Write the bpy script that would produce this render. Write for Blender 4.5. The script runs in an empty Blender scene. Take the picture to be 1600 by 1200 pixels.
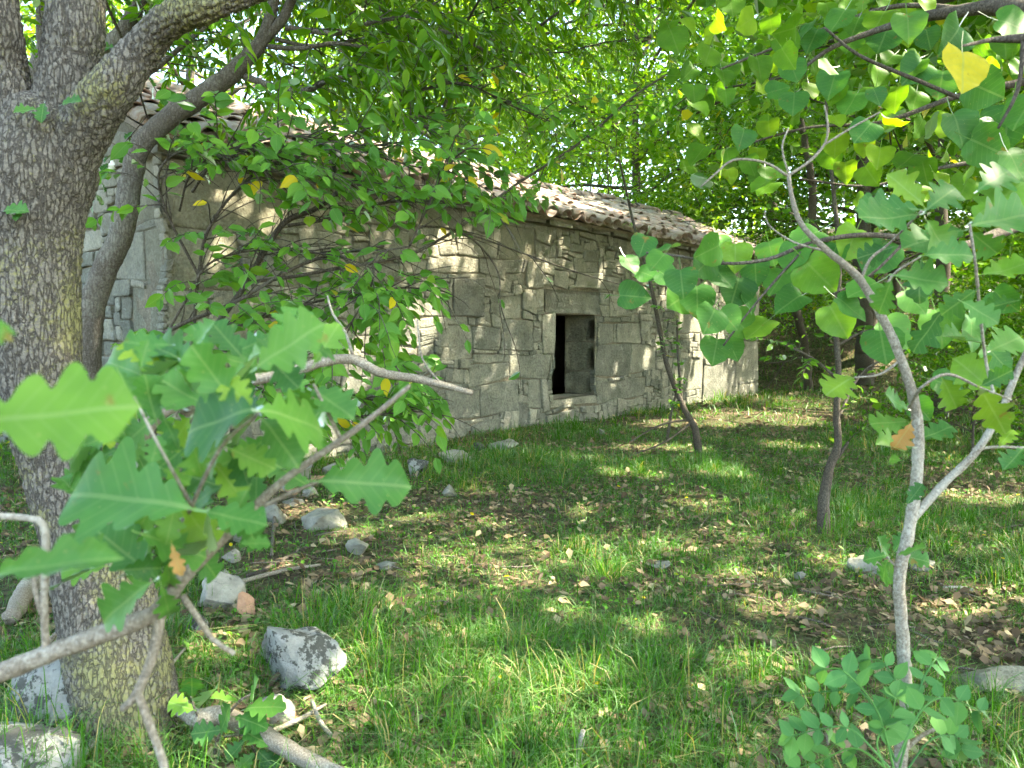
import bpy, math, random
import numpy as np
from mathutils import Matrix, Vector

# ------------------------------------------------------------------ camera, world, sun, exposure
scene = bpy.context.scene
col = scene.collection
rng = np.random.default_rng(11)
FPX = 1202.0
PITCH = math.radians(3.67)
CAM = np.array([0.0, 0.0, 1.3])
cam_d = bpy.data.cameras.new('camera')
cam = bpy.data.objects.new('camera', cam_d)
col.objects.link(cam)
cam.location = CAM
cam.rotation_euler = (math.radians(90) - PITCH, 0, 0)
cam_d.sensor_width = 36
cam_d.lens = FPX / 1600 * 36
cam_d.clip_start = 0.05
cam_d.clip_end = 600
cam_d.dof.use_dof = True
cam_d.dof.focus_distance = 7.0
cam_d.dof.aperture_fstop = 6.5
scene.camera = cam

SUN_EL = math.radians(50)
SUN_AZ = math.radians(-4)           # measured from +X towards +Y
SUN = np.array([math.cos(SUN_EL) * math.cos(SUN_AZ), math.cos(SUN_EL) * math.sin(SUN_AZ), math.sin(SUN_EL)])
world = bpy.data.worlds.new('World')
scene.world = world
world.use_nodes = True
wn = world.node_tree
sky = wn.nodes.new('ShaderNodeTexSky')
sky.sky_type = 'NISHITA'
sky.sun_disc = False
sky.sun_elevation = SUN_EL
sky.sun_rotation = math.pi / 2 - SUN_AZ
sky.air_density = 1.0
sky.dust_density = 2.0
bg = wn.nodes['Background']
bg.inputs['Strength'].default_value = 0.15
wn.links.new(sky.outputs[0], bg.inputs[0])
sun_d = bpy.data.lights.new('sun', 'SUN')
sun_d.energy = 3.1
sun_d.angle = math.radians(0.53)
sun_d.color = (1.0, 0.93, 0.82)
sun = bpy.data.objects.new('sun', sun_d)
col.objects.link(sun)
sun.rotation_euler = Vector(SUN).to_track_quat('Z', 'Y').to_euler()
scene.view_settings.view_transform = 'Standard'
scene.view_settings.look = 'None'
scene.view_settings.gamma = 1.0
scene.view_settings.exposure = 3.32
scene.view_settings.use_white_balance = True
scene.view_settings.white_balance_temperature = 7200
scene.view_settings.white_balance_tint = 8
scene.cycles.max_bounces = 5
scene.cycles.diffuse_bounces = 3
scene.cycles.glossy_bounces = 2
scene.cycles.transmission_bounces = 4
scene.cycles.use_denoising = True
scene.cycles.use_adaptive_sampling = True
scene.cycles.adaptive_threshold = 0.03
scene.cycles.sample_clamp_indirect = 6.0

# ------------------------------------------------------------------ numeric helpers
def nrm(v):
    v = np.asarray(v, float)
    return v / (np.linalg.norm(v, axis=-1, keepdims=True) + 1e-12)

FWD = np.array([0, math.cos(PITCH), -math.sin(PITCH)])
UPV = np.array([0, math.sin(PITCH), math.cos(PITCH)])
def ray(px, py):
    return FWD + UPV * ((600 - py) / FPX) + np.array([1.0, 0, 0]) * ((px - 800) / FPX)
def P(px, py, Y):
    d = ray(px, py)
    return CAM + d * (Y / d[1])
def project(p):
    q = np.asarray(p) - CAM
    z = q @ FWD
    z = np.where(z > 0.05, z, 1e9 * 0 + np.where(z <= 0.05, -1.0, z))
    return 800 + FPX * q[..., 0] / z, 600 - FPX * (q @ UPV) / z, z
def _hash(i, j, k, s):
    with np.errstate(over='ignore'):
        h = (i.astype(np.int64) * 374761393 + j.astype(np.int64) * 668265263 + k.astype(np.int64) * 2147483647 + s * 974711)
        h = (h ^ (h >> 13)) * 1274126177
        h = h ^ (h >> 16)
    return (h & 0xFFFFFF) / float(0xFFFFFF)
def vnoise(p, freq, seed=0):
    p = np.asarray(p, float) * freq
    if p.shape[-1] == 2:
        p = np.concatenate([p, np.zeros(p.shape[:-1] + (1,))], -1)
    i = np.floor(p); f = p - i; f = f * f * (3 - 2 * f); i = i.astype(np.int64)
    r = 0
    for dx in (0, 1):
        for dy in (0, 1):
            for dz in (0, 1):
                w = (f[..., 0] if dx else 1 - f[..., 0]) * (f[..., 1] if dy else 1 - f[..., 1]) * (f[..., 2] if dz else 1 - f[..., 2])
                r = r + w * _hash(i[..., 0] + dx, i[..., 1] + dy, i[..., 2] + dz, seed)
    return r * 2 - 1
def fbm(p, freq, seed=0, oct=4):
    r = 0; a = 1; t = 0
    for o in range(oct):
        r = r + a * vnoise(p, freq * 2 ** o, seed + o * 17); t += a; a *= 0.5
    return r / t
def sstep(a, b, x):
    t = np.clip((x - a) / (b - a), 0, 1)
    return t * t * (3 - 2 * t)

# the house: front wall runs from corner A along D, N points to the back of the house
D = np.array([0.636, 0.772]); D = D / np.linalg.norm(D)
N = np.array([-D[1], D[0]])
W0 = np.array([0.544, 10.9])
SW = W0 @ N
def wall_t(px):                       # distance along the wall of a picture column
    k = (px - 800) / FPX
    return (k * W0[1] - W0[0]) / (D[0] - k * D[1])
T_L = wall_t(262); T_R = wall_t(1183)
EAVE = 2.91
RUN = 2.1                              # half width of the house
SLOPE = math.radians(24.5)
def wall_pt(t, s, z):
    q = W0 + D * t + N * s
    return np.array([q[0], q[1], z])
def wall_z(px, py):
    t = wall_t(px); Y = (W0 + D * t)[1]
    return P(px, py, Y)[2]

def ground_h(x, y):
    x = np.asarray(x, float); y = np.asarray(y, float)
    s = x * N[0] + y * N[1] - SW
    g = -0.2 * sstep(0.5, 6.0, -s)
    hill = x * 0.5 + y * 0.866 - 17.8
    hh = np.where(hill > 0, hill, 0)
    g = g + 0.34 * hh * sstep(0, 3.5, hh) * np.exp(-hh / 90.0)
    left = np.clip(-3.2 - x - 0.25 * y, 0, 40)
    g = g - 0.05 * left
    p = np.stack([x, y], -1)
    g = g + 0.05 * vnoise(p, 0.7, 3) + 0.025 * vnoise(p, 2.1, 5) + 0.008 * vnoise(p, 6.0, 8)
    return g
def G(px, py):                         # where a picture ray meets the ground
    d = ray(px, py)
    ts = np.linspace(0.8, 60, 4000)
    q = CAM + ts[:, None] * d
    below = q[:, 2] < ground_h(q[:, 0], q[:, 1])
    i = int(np.argmax(below)) if below.any() else len(ts) - 1
    r = q[i].copy(); r[2] = ground_h(r[0], r[1])
    return r

# ------------------------------------------------------------------ object helpers
def tag(o, label=None, cat=None, group=None, kind=None):
    if label: o['label'] = label
    if cat: o['category'] = cat
    if group: o['group'] = group
    if kind: o['kind'] = kind
    return o
def thing(name, label, cat, loc, group=None):
    o = bpy.data.objects.new(name, None)
    o.empty_display_size = 0.1
    col.objects.link(o)
    o.location = tuple(loc)
    return tag(o, label, cat, group)
def adopt(o, parent):
    if parent is not None:
        o.parent = parent
        if parent.type == 'EMPTY':
            o.matrix_parent_inverse = Matrix.Translation(-Vector(parent.location))
        elif parent.location.length > 1e-9:
            o.matrix_parent_inverse = Matrix.Translation(-Vector(parent.location))
def mesh_data(name, V, F, mat, tint=None, uv=None, smooth=True):
    """V (n,3); F list of (m,k) index arrays"""
    V = np.asarray(V, np.float32)
    if not isinstance(F, (list, tuple)): F = [F]
    F = [np.asarray(f, np.int32) for f in F if len(f)]
    me = bpy.data.meshes.new(name)
    me.vertices.add(len(V)); me.vertices.foreach_set('co', V.ravel())
    loops = np.concatenate([f.ravel() for f in F])
    tot = np.concatenate([np.full(len(f), f.shape[1], np.int32) for f in F])
    start = np.concatenate([[0], np.cumsum(tot)[:-1]]).astype(np.int32)
    me.loops.add(len(loops)); me.loops.foreach_set('vertex_index', loops)
    me.polygons.add(len(tot)); me.polygons.foreach_set('loop_start', start)
    me.polygons.foreach_set('loop_total', tot)
    me.polygons.foreach_set('use_smooth', np.full(len(tot), smooth, bool))
    if tint is not None:
        a = me.attributes.new('tint', 'FLOAT', 'POINT'); a.data.foreach_set('value', np.asarray(tint, np.float32))
    if uv is not None:
        l = me.uv_layers.new(name='UVMap'); l.data.foreach_set('uv', np.asarray(uv, np.float32)[loops].ravel())
    me.update(calc_edges=True)
    if mat is not None: me.materials.append(mat)
    return me
def obj(name, me, parent=None, loc=None):
    o = bpy.data.objects.new(name, me)
    col.objects.link(o)
    if loc is not None: o.location = tuple(loc)
    adopt(o, parent)
    return o
class MB:
    def __init__(s): s.V = []; s.F = {}; s.n = 0; s.T = []
    def add(s, V, *Fs, tint=0.0):
        V = np.asarray(V, float)
        for F in Fs:
            F = np.asarray(F, np.int64)
            if len(F): s.F.setdefault(F.shape[1], []).append(F + s.n)
        s.V.append(V); s.T.append(np.full(len(V), tint)); s.n += len(V)
    def data(s, name, mat, smooth=True):
        return mesh_data(name, np.concatenate(s.V), [np.concatenate(f) for f in s.F.values()], mat, tint=np.concatenate(s.T), smooth=smooth)
    def build(s, name, mat, parent=None, smooth=True):
        if not s.n: return None
        return obj(name, s.data(name, mat, smooth), parent)

def smooth_path(pts, rad, step):
    pts = np.asarray(pts, float); rad = np.asarray(rad, float)
    q = np.vstack([2 * pts[0] - pts[1], pts, 2 * pts[-1] - pts[-2]])
    out = []; ro = []
    for i in range(len(pts) - 1):
        a, b, c, d = q[i:i + 4]
        n = max(2, int(np.linalg.norm(c - b) / step))
        for k in range(n):
            t = k / n
            out.append(0.5 * (2 * b + (c - a) * t + (2 * a - 5 * b + 4 * c - d) * t * t + (3 * b - a - 3 * c + d) * t ** 3))
            ro.append(rad[i] * (1 - t) + rad[i + 1] * t)
    out.append(pts[-1]); ro.append(rad[-1])
    return np.array(out), np.array(ro)
def tube(pts, rad, nseg=8, cap=True):
    pts = np.asarray(pts, float); n = len(pts)
    T = np.gradient(pts, axis=0); T = nrm(T)
    ref = np.array([0, 0, 1.0]) if abs(T[0, 2]) < 0.8 else np.array([1.0, 0, 0])
    u = nrm(np.cross(T[0], ref)); U = []
    for i in range(n):
        u = u - T[i] * (u @ T[i]); u = nrm(u); U.append(u)
    U = np.array(U); B = np.cross(T, U)
    a = np.arange(nseg) * 2 * math.pi / nseg
    V = pts[:, None] + rad[:, None, None] * (np.cos(a)[None, :, None] * U[:, None] + np.sin(a)[None, :, None] * B[:, None])
    V = V.reshape(-1, 3)
    i = np.arange(n - 1)[:, None] * nseg; j = np.arange(nseg)[None]; k = (j + 1) % nseg
    F = np.stack([i + j, i + k, i + nseg + k, i + nseg + j], -1).reshape(-1, 4)
    tri = np.zeros((0, 3), int)
    if cap:
        V = np.vstack([V, pts[-1:] + T[-1:] * rad[-1] * 0.6])
        c = len(V) - 1; b = (n - 1) * nseg
        tri = np.stack([b + np.arange(nseg), b + (np.arange(nseg) + 1) % nseg, np.full(nseg, c)], -1)
        V = np.vstack([V, pts[:1] - T[:1] * rad[0] * 0.15])
        tri = np.vstack([tri, np.stack([(np.arange(nseg) + 1) % nseg, np.arange(nseg), np.full(nseg, c + 1)], -1)])
    return V, F, tri
def px_path(lst):
    """[(px,py,Y,width_px)] -> points, radii"""
    pts = np.array([P(a, b, c) for a, b, c, w in lst]); rad = np.array([w * 0.5 * c / FPX for a, b, c, w in lst])
    return pts, rad
def limb(name, lst, mat, parent, step=0.03, nseg=10, rough=0.08, raw=False):
    pts, rad = lst if raw else px_path(lst)
    pts, rad = smooth_path(pts, rad, step)
    pts = pts + np.stack([vnoise(pts, 6, 31), vnoise(pts, 6, 32), vnoise(pts, 6, 33)], -1) * rad[:, None] * 0.25
    V, F, tri = tube(pts, rad, nseg)
    k = np.repeat(rad, nseg)[:, None]
    c = np.repeat(pts, nseg, axis=0)
    m = len(c)
    V[:m] = c + (V[:m] - c) * (1 + rough * fbm(V[:m] / np.maximum(k, .01) * .05, 30, 7, 3))[:, None]
    mb = MB(); mb.add(V, F, tri)
    return mb.build(name, mat, parent), pts, rad

# ------------------------------------------------------------------ materials
def new_mat(name):
    m = bpy.data.materials.new(name); m.use_nodes = True
    nt = m.node_tree; nt.nodes.clear()
    out = nt.nodes.new('ShaderNodeOutputMaterial')
    return m, nt, out
def nd(nt, t, **kw):
    n = nt.nodes.new(t)
    for k, v in kw.items():
        if k in n.inputs: n.inputs[k].default_value = v
        else: setattr(n, k, v)
    return n
def ramp(nt, fac, stops, interp='LINEAR'):
    r = nt.nodes.new('ShaderNodeValToRGB'); r.color_ramp.interpolation = interp
    el = r.color_ramp.elements
    while len(el) < len(stops): el.new(0.5)
    for e, (p, c) in zip(el, stops):
        e.position = p; e.color = (c[0], c[1], c[2], 1) if len(c) == 3 else c
    if fac is not None: nt.links.new(fac, r.inputs[0])
    return r
def math_n(nt, op, a, b=None, clamp=False):
    n = nt.nodes.new('ShaderNodeMath'); n.operation = op; n.use_clamp = clamp
    for i, v in enumerate((a, b)):
        if v is None: continue
        if isinstance(v, (int, float)): n.inputs[i].default_value = v
        else: nt.links.new(v, n.inputs[i])
    return n.outputs[0]
def mix_c(nt, fac, a, b, mode='MIX'):
    n = nt.nodes.new('ShaderNodeMix'); n.data_type = 'RGBA'; n.blend_type = mode
    for s, v in ((0, fac), (6, a), (7, b)):
        if isinstance(v, (int, float)): n.inputs[s].default_value = v
        elif isinstance(v, tuple): n.inputs[s].default_value = (*v, 1)
        else: nt.links.new(v, n.inputs[s])
    return n.outputs[2]
def noise_n(nt, scale, detail=4, rough=0.55, vec=None, out='Fac'):
    n = nd(nt, 'ShaderNodeTexNoise', Scale=scale, Detail=detail, Roughness=rough)
    if vec is not None: nt.links.new(vec, n.inputs['Vector'])
    return n.outputs[out]
def pos_n(nt): return nd(nt, 'ShaderNodeNewGeometry').outputs['Position']
def map_n(nt, vec, scale=(1, 1, 1)):
    n = nt.nodes.new('ShaderNodeMapping'); n.inputs['Scale'].default_value = scale
    nt.links.new(vec, n.inputs['Vector']); return n.outputs[0]
def bump_n(nt, h, strength, dist):
    b = nd(nt, 'ShaderNodeBump', Strength=strength, Distance=dist); nt.links.new(h, b.inputs['Height']); return b.outputs[0]
def tint_n(nt):
    a = nt.nodes.new('ShaderNodeAttribute'); a.attribute_name = 'tint'
    o = nt.nodes.new('ShaderNodeObjectInfo')
    return math_n(nt, 'FRACT', math_n(nt, 'ADD', a.outputs['Fac'], o.outputs['Random']))

def leaf_mat(name, stops, trans=0.45, gloss=0.10, rough=0.42, veins=0.0, yellow=(1.35, 1.25, 0.45), spots=0.0):
    m, nt, out = new_mat(name)
    stops = [(q, (k[0] * .92, k[1] * 1.12, k[2] * .62) if k[1] > k[0] * 1.2 else k) for q, k in stops]
    c = ramp(nt, tint_n(nt), stops).outputs[0]
    geo_p = pos_n(nt)
    if veins > 0: c = mix_c(nt, 0.5, c, ramp(nt, noise_n(nt, 1.3, 1, vec=geo_p), [(0.3, (0.55, 0.6, 0.55)), (0.7, (1.25, 1.2, 1.1))]).outputs[0], 'MULTIPLY')
    nrm_out = None
    if veins > 0:
        uv = nd(nt, 'ShaderNodeUVMap').outputs[0]
        sep = nt.nodes.new('ShaderNodeSeparateXYZ'); nt.links.new(uv, sep.inputs[0])
        au = math_n(nt, 'ABSOLUTE', math_n(nt, 'SUBTRACT', sep.outputs[0], 0.5))
        mid = math_n(nt, 'LESS_THAN', au, 0.022)
        w = math_n(nt, 'ABSOLUTE', math_n(nt, 'SUBTRACT', math_n(nt, 'FRACT', math_n(nt, 'MULTIPLY', math_n(nt, 'SUBTRACT', sep.outputs[1], math_n(nt, 'MULTIPLY', au, 0.55)), 8.0)), 0.5))
        lat = math_n(nt, 'SUBTRACT', 1.0, math_n(nt, 'MULTIPLY', w, 9.0), True)
        v = math_n(nt, 'MAXIMUM', mid, math_n(nt, 'MULTIPLY', lat, 0.45))
        c = mix_c(nt, math_n(nt, 'MULTIPLY', v, veins), c, (0.28, 0.40, 0.16))
        hgt = math_n(nt, 'ADD', math_n(nt, 'SUBTRACT', 1.0, v), math_n(nt, 'MULTIPLY', noise_n(nt, 60, 2, vec=geo_p), 0.6))
        nrm_out = bump_n(nt, hgt, 0.35, 0.0012)
    if spots > 0:
        bw = ramp(nt, noise_n(nt, 26, 3, .6, geo_p), [(0.66, (0, 0, 0)), (0.72, (1, 1, 1))]).outputs[0]
        c = mix_c(nt, math_n(nt, 'MULTIPLY', bw, .75), c, (0.20, 0.13, 0.03))
        c = mix_c(nt, .55, c, ramp(nt, noise_n(nt, 14, 3, .6, geo_p), [(0.3, (0.6, 0.66, 0.6)), (0.7, (1.35, 1.25, 1.1))]).outputs[0], 'MULTIPLY')
        vo = nd(nt, 'ShaderNodeTexVoronoi', Scale=70.0); nt.links.new(geo_p, vo.inputs['Vector'])
        sp = math_n(nt, 'LESS_THAN', vo.outputs['Distance'], 0.09)
        c = mix_c(nt, math_n(nt, 'MULTIPLY', sp, spots), c, (0.35, 0.33, 0.12))
    d = nd(nt, 'ShaderNodeBsdfDiffuse'); nt.links.new(c, d.inputs[0])
    tr = nd(nt, 'ShaderNodeBsdfTranslucent'); nt.links.new(mix_c(nt, 1.0, c, (yellow[0], yellow[1], yellow[2]), 'MULTIPLY'), tr.inputs[0])
    mx = nd(nt, 'ShaderNodeMixShader'); mx.inputs[0].default_value = trans
    nt.links.new(d.outputs[0], mx.inputs[1]); nt.links.new(tr.outputs[0], mx.inputs[2])
    g = nd(nt, 'ShaderNodeBsdfGlossy', Roughness=rough); g.inputs[0].default_value = (1, 1, 1, 1)
    fr = nd(nt, 'ShaderNodeFresnel', IOR=1.4)
    gf = math_n(nt, 'MULTIPLY', fr.outputs[0], gloss * 4, True)
    m2 = nd(nt, 'ShaderNodeMixShader'); nt.links.new(gf, m2.inputs[0])
    nt.links.new(mx.outputs[0], m2.inputs[1]); nt.links.new(g.outputs[0], m2.inputs[2])
    if nrm_out is not None:
        for n in (d, g): nt.links.new(nrm_out, n.inputs['Normal'])
    nt.links.new(m2.outputs[0], out.inputs[0])
    return m
def rough_mat(name, base_fn, rough=0.9, bump=None, spec=0.25):
    m, nt, out = new_mat(name)
    b = nd(nt, 'ShaderNodeBsdfPrincipled', Roughness=rough)
    b.inputs['Specular IOR Level'].default_value = spec
    c, h, hs, hd = base_fn(nt)
    nt.links.new(c, b.inputs['Base Color'])
    if h is not None: nt.links.new(bump_n(nt, h, hs, hd), b.inputs['Normal'])
    nt.links.new(b.outputs[0], out.inputs[0])
    return m

M = {}
M['leaf_oak'] = leaf_mat('oak_leaf_green', [(0, (0.038, 0.12, 0.045)), (0.4, (0.062, 0.17, 0.065)), (0.75, (0.09, 0.21, 0.075)), (0.92, (0.14, 0.26, 0.05)), (1, (0.22, 0.30, 0.05))], 0.40, 0.10, 0.42, veins=0.28, spots=0.3)
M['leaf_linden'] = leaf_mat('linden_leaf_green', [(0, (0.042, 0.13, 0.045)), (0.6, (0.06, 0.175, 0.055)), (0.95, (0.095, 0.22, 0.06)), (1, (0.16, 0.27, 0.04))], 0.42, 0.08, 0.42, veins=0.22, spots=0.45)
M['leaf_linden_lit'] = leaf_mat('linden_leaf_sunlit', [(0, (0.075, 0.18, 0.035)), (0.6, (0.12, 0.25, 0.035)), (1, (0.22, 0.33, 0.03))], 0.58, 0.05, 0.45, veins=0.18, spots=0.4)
M['leaf_yellow'] = leaf_mat('yellowed_leaf', [(0, (0.5, 0.44, 0.03)), (1, (0.56, 0.5, 0.04))], 0.55, 0.04, 0.5, veins=0.35, spots=0.5)
M['leaf_brown'] = leaf_mat('dead_brown_leaf', [(0, (0.42, 0.24, 0.09)), (1, (0.5, 0.30, 0.12))], 0.3, 0.04, 0.6, veins=0.3)
M['leaf_horn'] = leaf_mat('hornbeam_leaf_green', [(0, (0.09, 0.215, 0.06)), (0.5, (0.12, 0.265, 0.07)), (0.93, (0.17, 0.32, 0.065)), (0.97, (0.16, 0.27, 0.035)), (0.985, (0.6, 0.5, 0.02)), (1, (0.6, 0.5, 0.02))], 0.5, 0.07, 0.45, veins=0.2)
M['leaf_lance'] = leaf_mat('ash_leaf_green', [(0, (0.075, 0.18, 0.022)), (0.6, (0.12, 0.235, 0.025)), (1, (0.20, 0.30, 0.03))], 0.58, 0.04, 0.5)
M['leaf_ash'] = leaf_mat('bluish_leaflet_green', [(0, (0.05, 0.14, 0.075)), (.6, (0.085, 0.2, 0.11)), (1, (0.13, 0.26, 0.11))], 0.35, 0.05, 0.5, veins=0.15)
M['leaf_dark'] = leaf_mat('forest_leaf_dark', [(0, (0.055, 0.14, 0.024)), (0.6, (0.09, 0.20, 0.03)), (1, (0.16, 0.27, 0.035))], 0.55, 0.04, 0.5)
M['leaf_mid'] = leaf_mat('forest_leaf_mid', [(0, (0.06, 0.155, 0.024)), (0.6, (0.11, 0.235, 0.03)), (0.97, (0.19, 0.32, 0.035)), (1, (0.42, 0.40, 0.03))], 0.58, 0.04, 0.5)
M['leaf_light'] = leaf_mat('forest_leaf_light', [(0, (0.12, 0.22, 0.024)), (0.6, (0.18, 0.29, 0.03)), (1, (0.28, 0.37, 0.035))], 0.6, 0.04, 0.5)
M['grass'] = leaf_mat('grass_green', [(0, (0.045, 0.13, 0.02)), (0.55, (0.07, 0.185, 0.028)), (0.9, (0.11, 0.235, 0.035)), (0.96, (0.28, 0.26, 0.09)), (1, (0.36, 0.30, 0.13))], 0.4, 0.02, 0.6)
M['litter'] = leaf_mat('leaf_litter_brown', [(0, (0.08, 0.058, 0.038)), (0.4, (0.16, 0.12, 0.072)), (0.8, (0.26, 0.20, 0.12)), (1, (0.42, 0.36, 0.21))], 0.2, 0.02, 0.6, yellow=(1, .9, .7))

def stone_fn(ca, cb, cc, lich, warm=True):
    def fn(nt):
        oi = nt.nodes.new('ShaderNodeObjectInfo')
        at = nt.nodes.new('ShaderNodeAttribute'); at.attribute_name = 'tint'
        r = math_n(nt, 'FRACT', math_n(nt, 'ADD', oi.outputs['Random'], at.outputs['Fac']))
        p0 = pos_n(nt)
        off = nt.nodes.new('ShaderNodeVectorMath'); off.operation = 'ADD'; nt.links.new(p0, off.inputs[0]); nt.links.new(math_n(nt, 'MULTIPLY', r, 37.0), off.inputs[1])
        p = off.outputs[0]
        c = ramp(nt, r, [(0, ca), (0.5, cb), (1, cc)]).outputs[0]
        n1 = noise_n(nt, 5.0, 6, 0.65, p)
        c = mix_c(nt, 0.8, c, ramp(nt, n1, [(0.25, (0.5, 0.5, 0.47)), (0.5, (0.95, 0.95, 0.93)), (0.75, (1.35, 1.3, 1.2))]).outputs[0], 'MULTIPLY')
        n2 = noise_n(nt, 38, 4, 0.7, p)
        c = mix_c(nt, 0.55, c, ramp(nt, noise_n(nt, 2.3, 4, .6, p0), [(0.35, (0.62, 0.64, 0.58)), (0.6, (1.12, 1.1, 1.05))]).outputs[0], 'MULTIPLY')
        c = mix_c(nt, 0.65, c, ramp(nt, n2, [(0.3, (0.45, 0.46, 0.44)), (0.5, (0.95, 0.95, 0.93)), (0.68, (1.35, 1.35, 1.3))]).outputs[0], 'MULTIPLY')
        if warm:
            sep = nt.nodes.new('ShaderNodeSeparateXYZ'); nt.links.new(p0, sep.inputs[0])
            z = math_n(nt, 'ADD', sep.outputs[2], math_n(nt, 'MULTIPLY', noise_n(nt, 1.1, 3, vec=p0), 1.6))
            f = ramp(nt, math_n(nt, 'MULTIPLY', z, 0.25), [(0.55, (0, 0, 0)), (0.85, (1, 1, 1))]).outputs[0]
            c = mix_c(nt, math_n(nt, 'MULTIPLY', f, 0.25), c, (0.33, 0.28, 0.185))
        l = ramp(nt, noise_n(nt, 9.0, 5, 0.7, p), [(0.60, (0, 0, 0)), (0.68, (1, 1, 1))]).outputs[0]
        c = mix_c(nt, math_n(nt, 'MULTIPLY', l, 0.5), c, lich)
        dk = ramp(nt, noise_n(nt, 13.0, 5, 0.75, map_n(nt, p, (1, 1, 0.6))), [(0.62, (0, 0, 0)), (0.72, (1, 1, 1))]).outputs[0]
        c = mix_c(nt, math_n(nt, 'MULTIPLY', dk, 0.55), c, (0.07, 0.075, 0.05))
        h = math_n(nt, 'ADD', math_n(nt, 'MULTIPLY', n2, 0.5), noise_n(nt, 14, 6, 0.7, p))
        h = math_n(nt, 'ADD', h, math_n(nt, 'MULTIPLY', noise_n(nt, 90, 3, 0.6, map_n(nt, p, (1, 1, 0.45))), 0.35))
        return c, h, 1.0, 0.035
    return fn
M['stone'] = rough_mat('sandstone', stone_fn((0.17, 0.178, 0.155), (0.25, 0.255, 0.215), (0.36, 0.35, 0.29), (0.40, 0.42, 0.36)))
M['ashlar'] = rough_mat('smooth_ashlar', stone_fn((0.21, 0.212, 0.165), (0.235, 0.235, 0.18), (0.26, 0.255, 0.195), (0.33, 0.35, 0.26)))
M['mortar'] = rough_mat('earth_mortar', stone_fn((0.19, 0.175, 0.135), (0.21, 0.19, 0.145), (0.22, 0.195, 0.15), (0.25, 0.235, 0.18), False))
def tile_fn(nt):
    p = pos_n(nt)
    r = tint_n(nt)
    c = ramp(nt, r, [(0, (0.16, 0.07, 0.04)), (0.35, (0.25, 0.13, 0.075)), (0.65, (0.28, 0.185, 0.12)), (1, (0.34, 0.275, 0.21))]).outputs[0]
    l = ramp(nt, noise_n(nt, 7, 6, 0.72, p), [(0.36, (0, 0, 0)), (0.54, (1, 1, 1))]).outputs[0]
    c = mix_c(nt, math_n(nt, 'MULTIPLY', l, 0.6), c, (0.40, 0.385, 0.35))
    dk = ramp(nt, noise_n(nt, 22, 5, 0.75, p), [(0.58, (0, 0, 0)), (0.7, (1, 1, 1))]).outputs[0]
    c = mix_c(nt, math_n(nt, 'MULTIPLY', dk, 0.65), c, (0.09, 0.08, 0.06))
    return c, noise_n(nt, 60, 5, 0.7, p), 0.5, 0.01
M['tile'] = rough_mat('weathered_terracotta', tile_fn)
def rock_fn(nt):
    p = pos_n(nt)
    r = tint_n(nt)
    c = ramp(nt, r, [(0, (0.24, 0.25, 0.22)), (1, (0.32, 0.325, 0.29))]).outputs[0]
    c = mix_c(nt, 0.8, c, ramp(nt, noise_n(nt, 12, 6, 0.7, p), [(0.3, (0.6, 0.6, 0.58)), (0.65, (1.15, 1.15, 1.12))]).outputs[0], 'MULTIPLY')
    dk = ramp(nt, math_n(nt, 'ADD', math_n(nt, 'MULTIPLY', noise_n(nt, 32, 5, 0.75, p), 0.55), math_n(nt, 'MULTIPLY', noise_n(nt, 6, 3, 0.6, p), 0.55)), [(0.53, (0, 0, 0)), (0.565, (1, 1, 1))]).outputs[0]
    c = mix_c(nt, math_n(nt, 'MULTIPLY', dk, 0.86), c, (0.03, 0.033, 0.025))
    return c, noise_n(nt, 40, 6, 0.7, p), 0.7, 0.02
M['rock'] = rough_mat('lichened_limestone', rock_fn)
def rock2_fn(nt):
    p = pos_n(nt)
    c = ramp(nt, tint_n(nt), [(0, (0.20, 0.205, 0.17)), (0.5, (0.27, 0.265, 0.215)), (1, (0.33, 0.315, 0.255))]).outputs[0]
    c = mix_c(nt, 0.9, c, ramp(nt, noise_n(nt, 11, 6, 0.7, p), [(0.3, (0.5, 0.5, 0.47)), (0.7, (1.25, 1.25, 1.2))]).outputs[0], 'MULTIPLY')
    dk = ramp(nt, noise_n(nt, 20, 5, 0.75, p), [(0.60, (0, 0, 0)), (0.66, (1, 1, 1))]).outputs[0]
    c = mix_c(nt, math_n(nt, 'MULTIPLY', dk, 0.6), c, (0.07, 0.075, 0.055))
    return c, noise_n(nt, 40, 6, 0.7, p), 0.7, 0.02
M['rubble'] = rough_mat('grey_rubble_stone', rock2_fn)
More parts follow.
